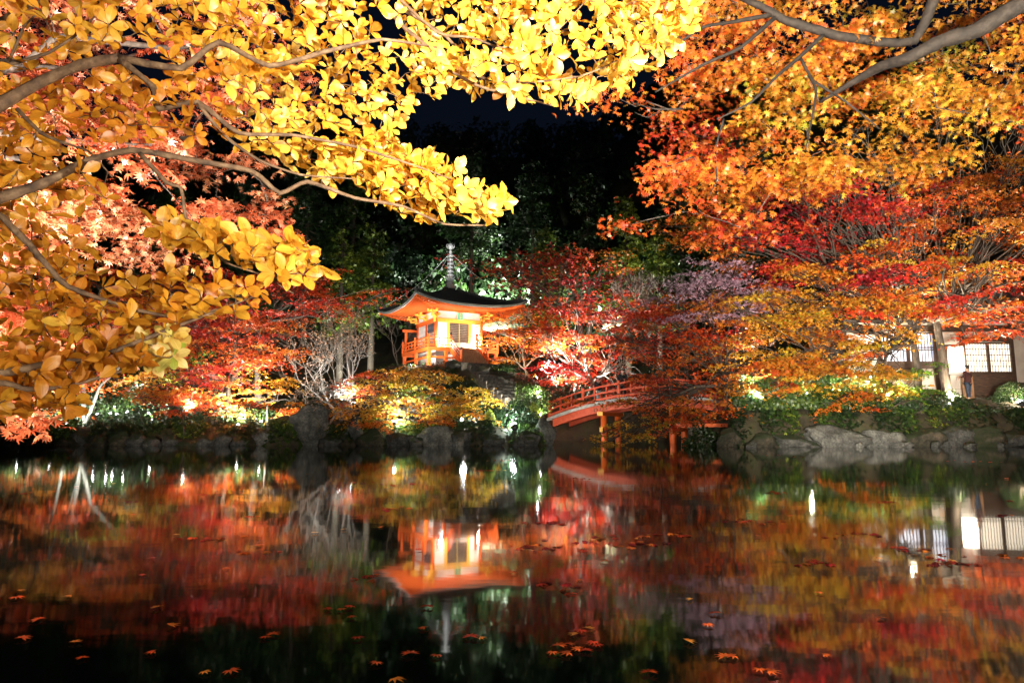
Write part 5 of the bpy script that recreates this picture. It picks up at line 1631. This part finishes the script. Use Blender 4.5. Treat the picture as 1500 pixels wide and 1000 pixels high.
def yellow_foliage(regions, name='foliage'):
    Ps = []; Ax = []; Nn = []; Sz = []; Hu = []; Va = []; Curl = []
    tw = MB(); cs_ = []
    for poly, n, Y0, Y1, size, hue, hv, out in regions:
        for x, y in scatter(poly, int(n * 1.65), 6):
            Yd = random.uniform(Y0, Y1)
            c_ = at(x, y, Yd) - trY
            cs_.append(c_)
            ax = Vector((out[0] + random.gauss(0, .45), out[1] + random.gauss(0, .35), out[2] + random.gauss(0, .45))).normalized()
            k_ = random.choice((4, 5, 6, 6, 7)); a0_ = random.uniform(0, 6.28)
            u = ax.orthogonal().normalized(); v = ax.cross(u)
            hh = hue - .1 + random.gauss(0, hv)
            for j in range(k_):
                a = a0_ + j * 2 * PI / k_ + random.gauss(0, .25)
                rad_ = u * math.cos(a) + v * math.sin(a)
                el = random.uniform(.1, .95)
                d_ = (rad_ + ax * el).normalized()
                nn_ = (ax - rad_ * el * .8 + Vector((random.gauss(0, .25), random.gauss(0, .25), random.gauss(0, .25)))).normalized()
                Ps.append(c_); Ax.append(d_); Nn.append(nn_); Sz.append(size * random.choice((.38, .45, .52, .58, .64, .74)) * random.uniform(.9, 1.1)); Hu.append(hh + random.gauss(0, .08)); Va.append(random.uniform(.8, 1.08)); Curl.append(random.uniform(-.8, 1.6))
    P = np.array([tuple(q) for q in Ps]); A_ = np.array([tuple(q) for q in Ax]); N0 = np.array([tuple(q) for q in Nn])
    U = np.cross(A_, N0); U /= np.linalg.norm(U, axis=1, keepdims=True); N0 = np.cross(U, A_)
    s = np.array(Sz)[:, None, None]; cu = np.array(Curl)[:, None, None]
    n = len(P)
    x = tv[None, :, 0:1] * np.ones((n, 1, 1)); yv = tv[None, :, 1:2] * np.ones((n, 1, 1)); z = tv[None, :, 2:3] + cu * .18 * tv[None, :, 1:2] ** 2 * -1 + .02 * np.sin(tv[None, :, 1:2] * 14 + cu * 9) * np.abs(tv[None, :, 0:1]) * 4
    co = P[:, None] + s * (x * U[:, None] + (yv + .06) * A_[:, None] + z * N0[:, None])
    F_ = (tf[None] + (np.arange(n) * len(tv))[:, None, None]).reshape(-1, 4)
    k = len(tv)
    npmesh(name, co.reshape(-1, 3), F_, M['yellow'], t, {'hue': np.repeat(np.clip(Hu, 0, 1), k), 'val': np.repeat(Va, k), 'across': np.tile(ta, n)}, smooth=True)
    network(tw, stations, cs_, .0042, .0013, .1)
    tw.build('twigs', M['near_bark'], t, smooth=True)


O1 = (.5, -.55, .25)
yellow_foliage([  # lower hues at left put the weaker light there into leaf colour
    ([(-40, -40), (180, -40), (230, 20), (180, 70), (100, 90), (-40, 130)], 22, 1.85, 2.1, .085, .45, .1, O1),
    ([(-30, 130), (170, 100), (260, 110), (330, 90), (330, 200), (200, 210), (60, 240), (-30, 270)], 46, 1.95, 2.25, .075, .28, .1, O1),
    ([(210, 10), (360, -40), (560, -40), (560, 60), (480, 90), (400, 110), (330, 75), (270, 110), (220, 60)], 60, 2.05, 2.35, .082, .55, .1, O1),
    ([(330, 90), (560, 60), (700, 90), (700, 130), (590, 150), (590, 180), (600, 210), (560, 250), (480, 262), (420, 250), (330, 200)], 96, 2.1, 2.6, .078, .66, .1, O1),
    ([(560, -40), (900, -40), (1030, -40), (1010, 40), (960, 90), (925, 125), (850, 145), (760, 145), (690, 120), (600, 70)], 150, 2.2, 2.7, .085, .68, .1, (.4, -.6, -.1)),
    ([(440, 215), (560, 205), (640, 232), (720, 280), (745, 295), (715, 320), (640, 312), (590, 320), (560, 285), (480, 262)], 56, 2.1, 2.35, .085, .6, .1, O1),
    ([(215, 325), (250, 320), (330, 345), (390, 345), (460, 365), (470, 390), (450, 415), (400, 400), (330, 375), (290, 370), (240, 350)], 24, 1.85, 2.05, .09, .5, .06, O1),
    ([(0, 335), (100, 340), (180, 400), (280, 400), (380, 425), (380, 445), (300, 470), (180, 500), (60, 520), (0, 520), (-30, 420)], 62, 1.75, 1.95, .075, .36, .12, (.4, -.4, .4)),
    ([(-30, 530), (60, 520), (160, 510), (250, 505), (230, 530), (150, 545), (110, 560), (115, 595), (60, 600), (-30, 610)], 34, 1.6, 1.8, .075, .24, .1, (.5, -.4, .2)),
    ([(180, 500), (250, 490), (275, 510), (240, 535), (200, 535)], 8, 1.75, 1.85, .075, .95, .05, O1),
    ([(-30, 240), (60, 250), (140, 250), (160, 290), (90, 300), (40, 340), (-30, 340)], 14, 1.85, 2.0, .08, .4, .1, O1),
])

# ------------------------------------------------------------------ garden floods on the near bank, several added to brighten
def nearflood(label, x, y, aim, power, angle, col, h=.5):
    floodlight(label, (x, y, gz(x, y)), aim, power, angle, col, .12, height=h, radius=.12, blend=.8)


nearflood('black garden floodlight on the near bank aimed at the yellow leaves', 3.3, -.7, at(600, 130, 2.3), 280, 46, (1, .94, .84))
nearflood('small black added fill light on the near bank aimed at the lower yellow sprays', .3, -2.6, at(300, 280, 2.0), 105, 70, (1, .88, .7))  # added fill that evens the light on the yellow leaves
nearflood('black garden floodlight on the near left bank aimed at the pink orange maple', -4.4, 1.9, at(120, 260, 4.6), 1000, 120, (1, .9, .82))
nearflood('black garden floodlight on the near right bank aimed into the orange maple', 1.6, -3.6, at(1170, 170, 5.6), 3000, 70, (1, .92, .78))
nearflood('added black floodlight on the near right bank aimed across the pond at the crimson crowns', 3.7, .6, at(1270, 430, 29), 15000, 37, (1, .9, .76), .4)  # added from the front, out of view, to brighten the right crowns
nearflood('second added black floodlight on the near right bank aimed at the rightmost crowns', 4.6, 1.4, at(1470, 390, 28), 6500, 30, (1, .9, .76), .4)  # added where the first beam does not reach
nearflood('added black floodlight on the near left bank aimed across the pond at the scarlet maple', -5.6, 1.2, at(300, 450, 34), 5200, 32, (1, .9, .78), 1.2)  # added out of view to brighten the left maples
nearflood('added slim black spotlight on the near right bank aimed at the hall finial', 6.4, 1.0, at(658, 378, 46), 26000, 4.2, (.97, .98, 1), 1.9)  # added beam that lights the finial over the roof edge
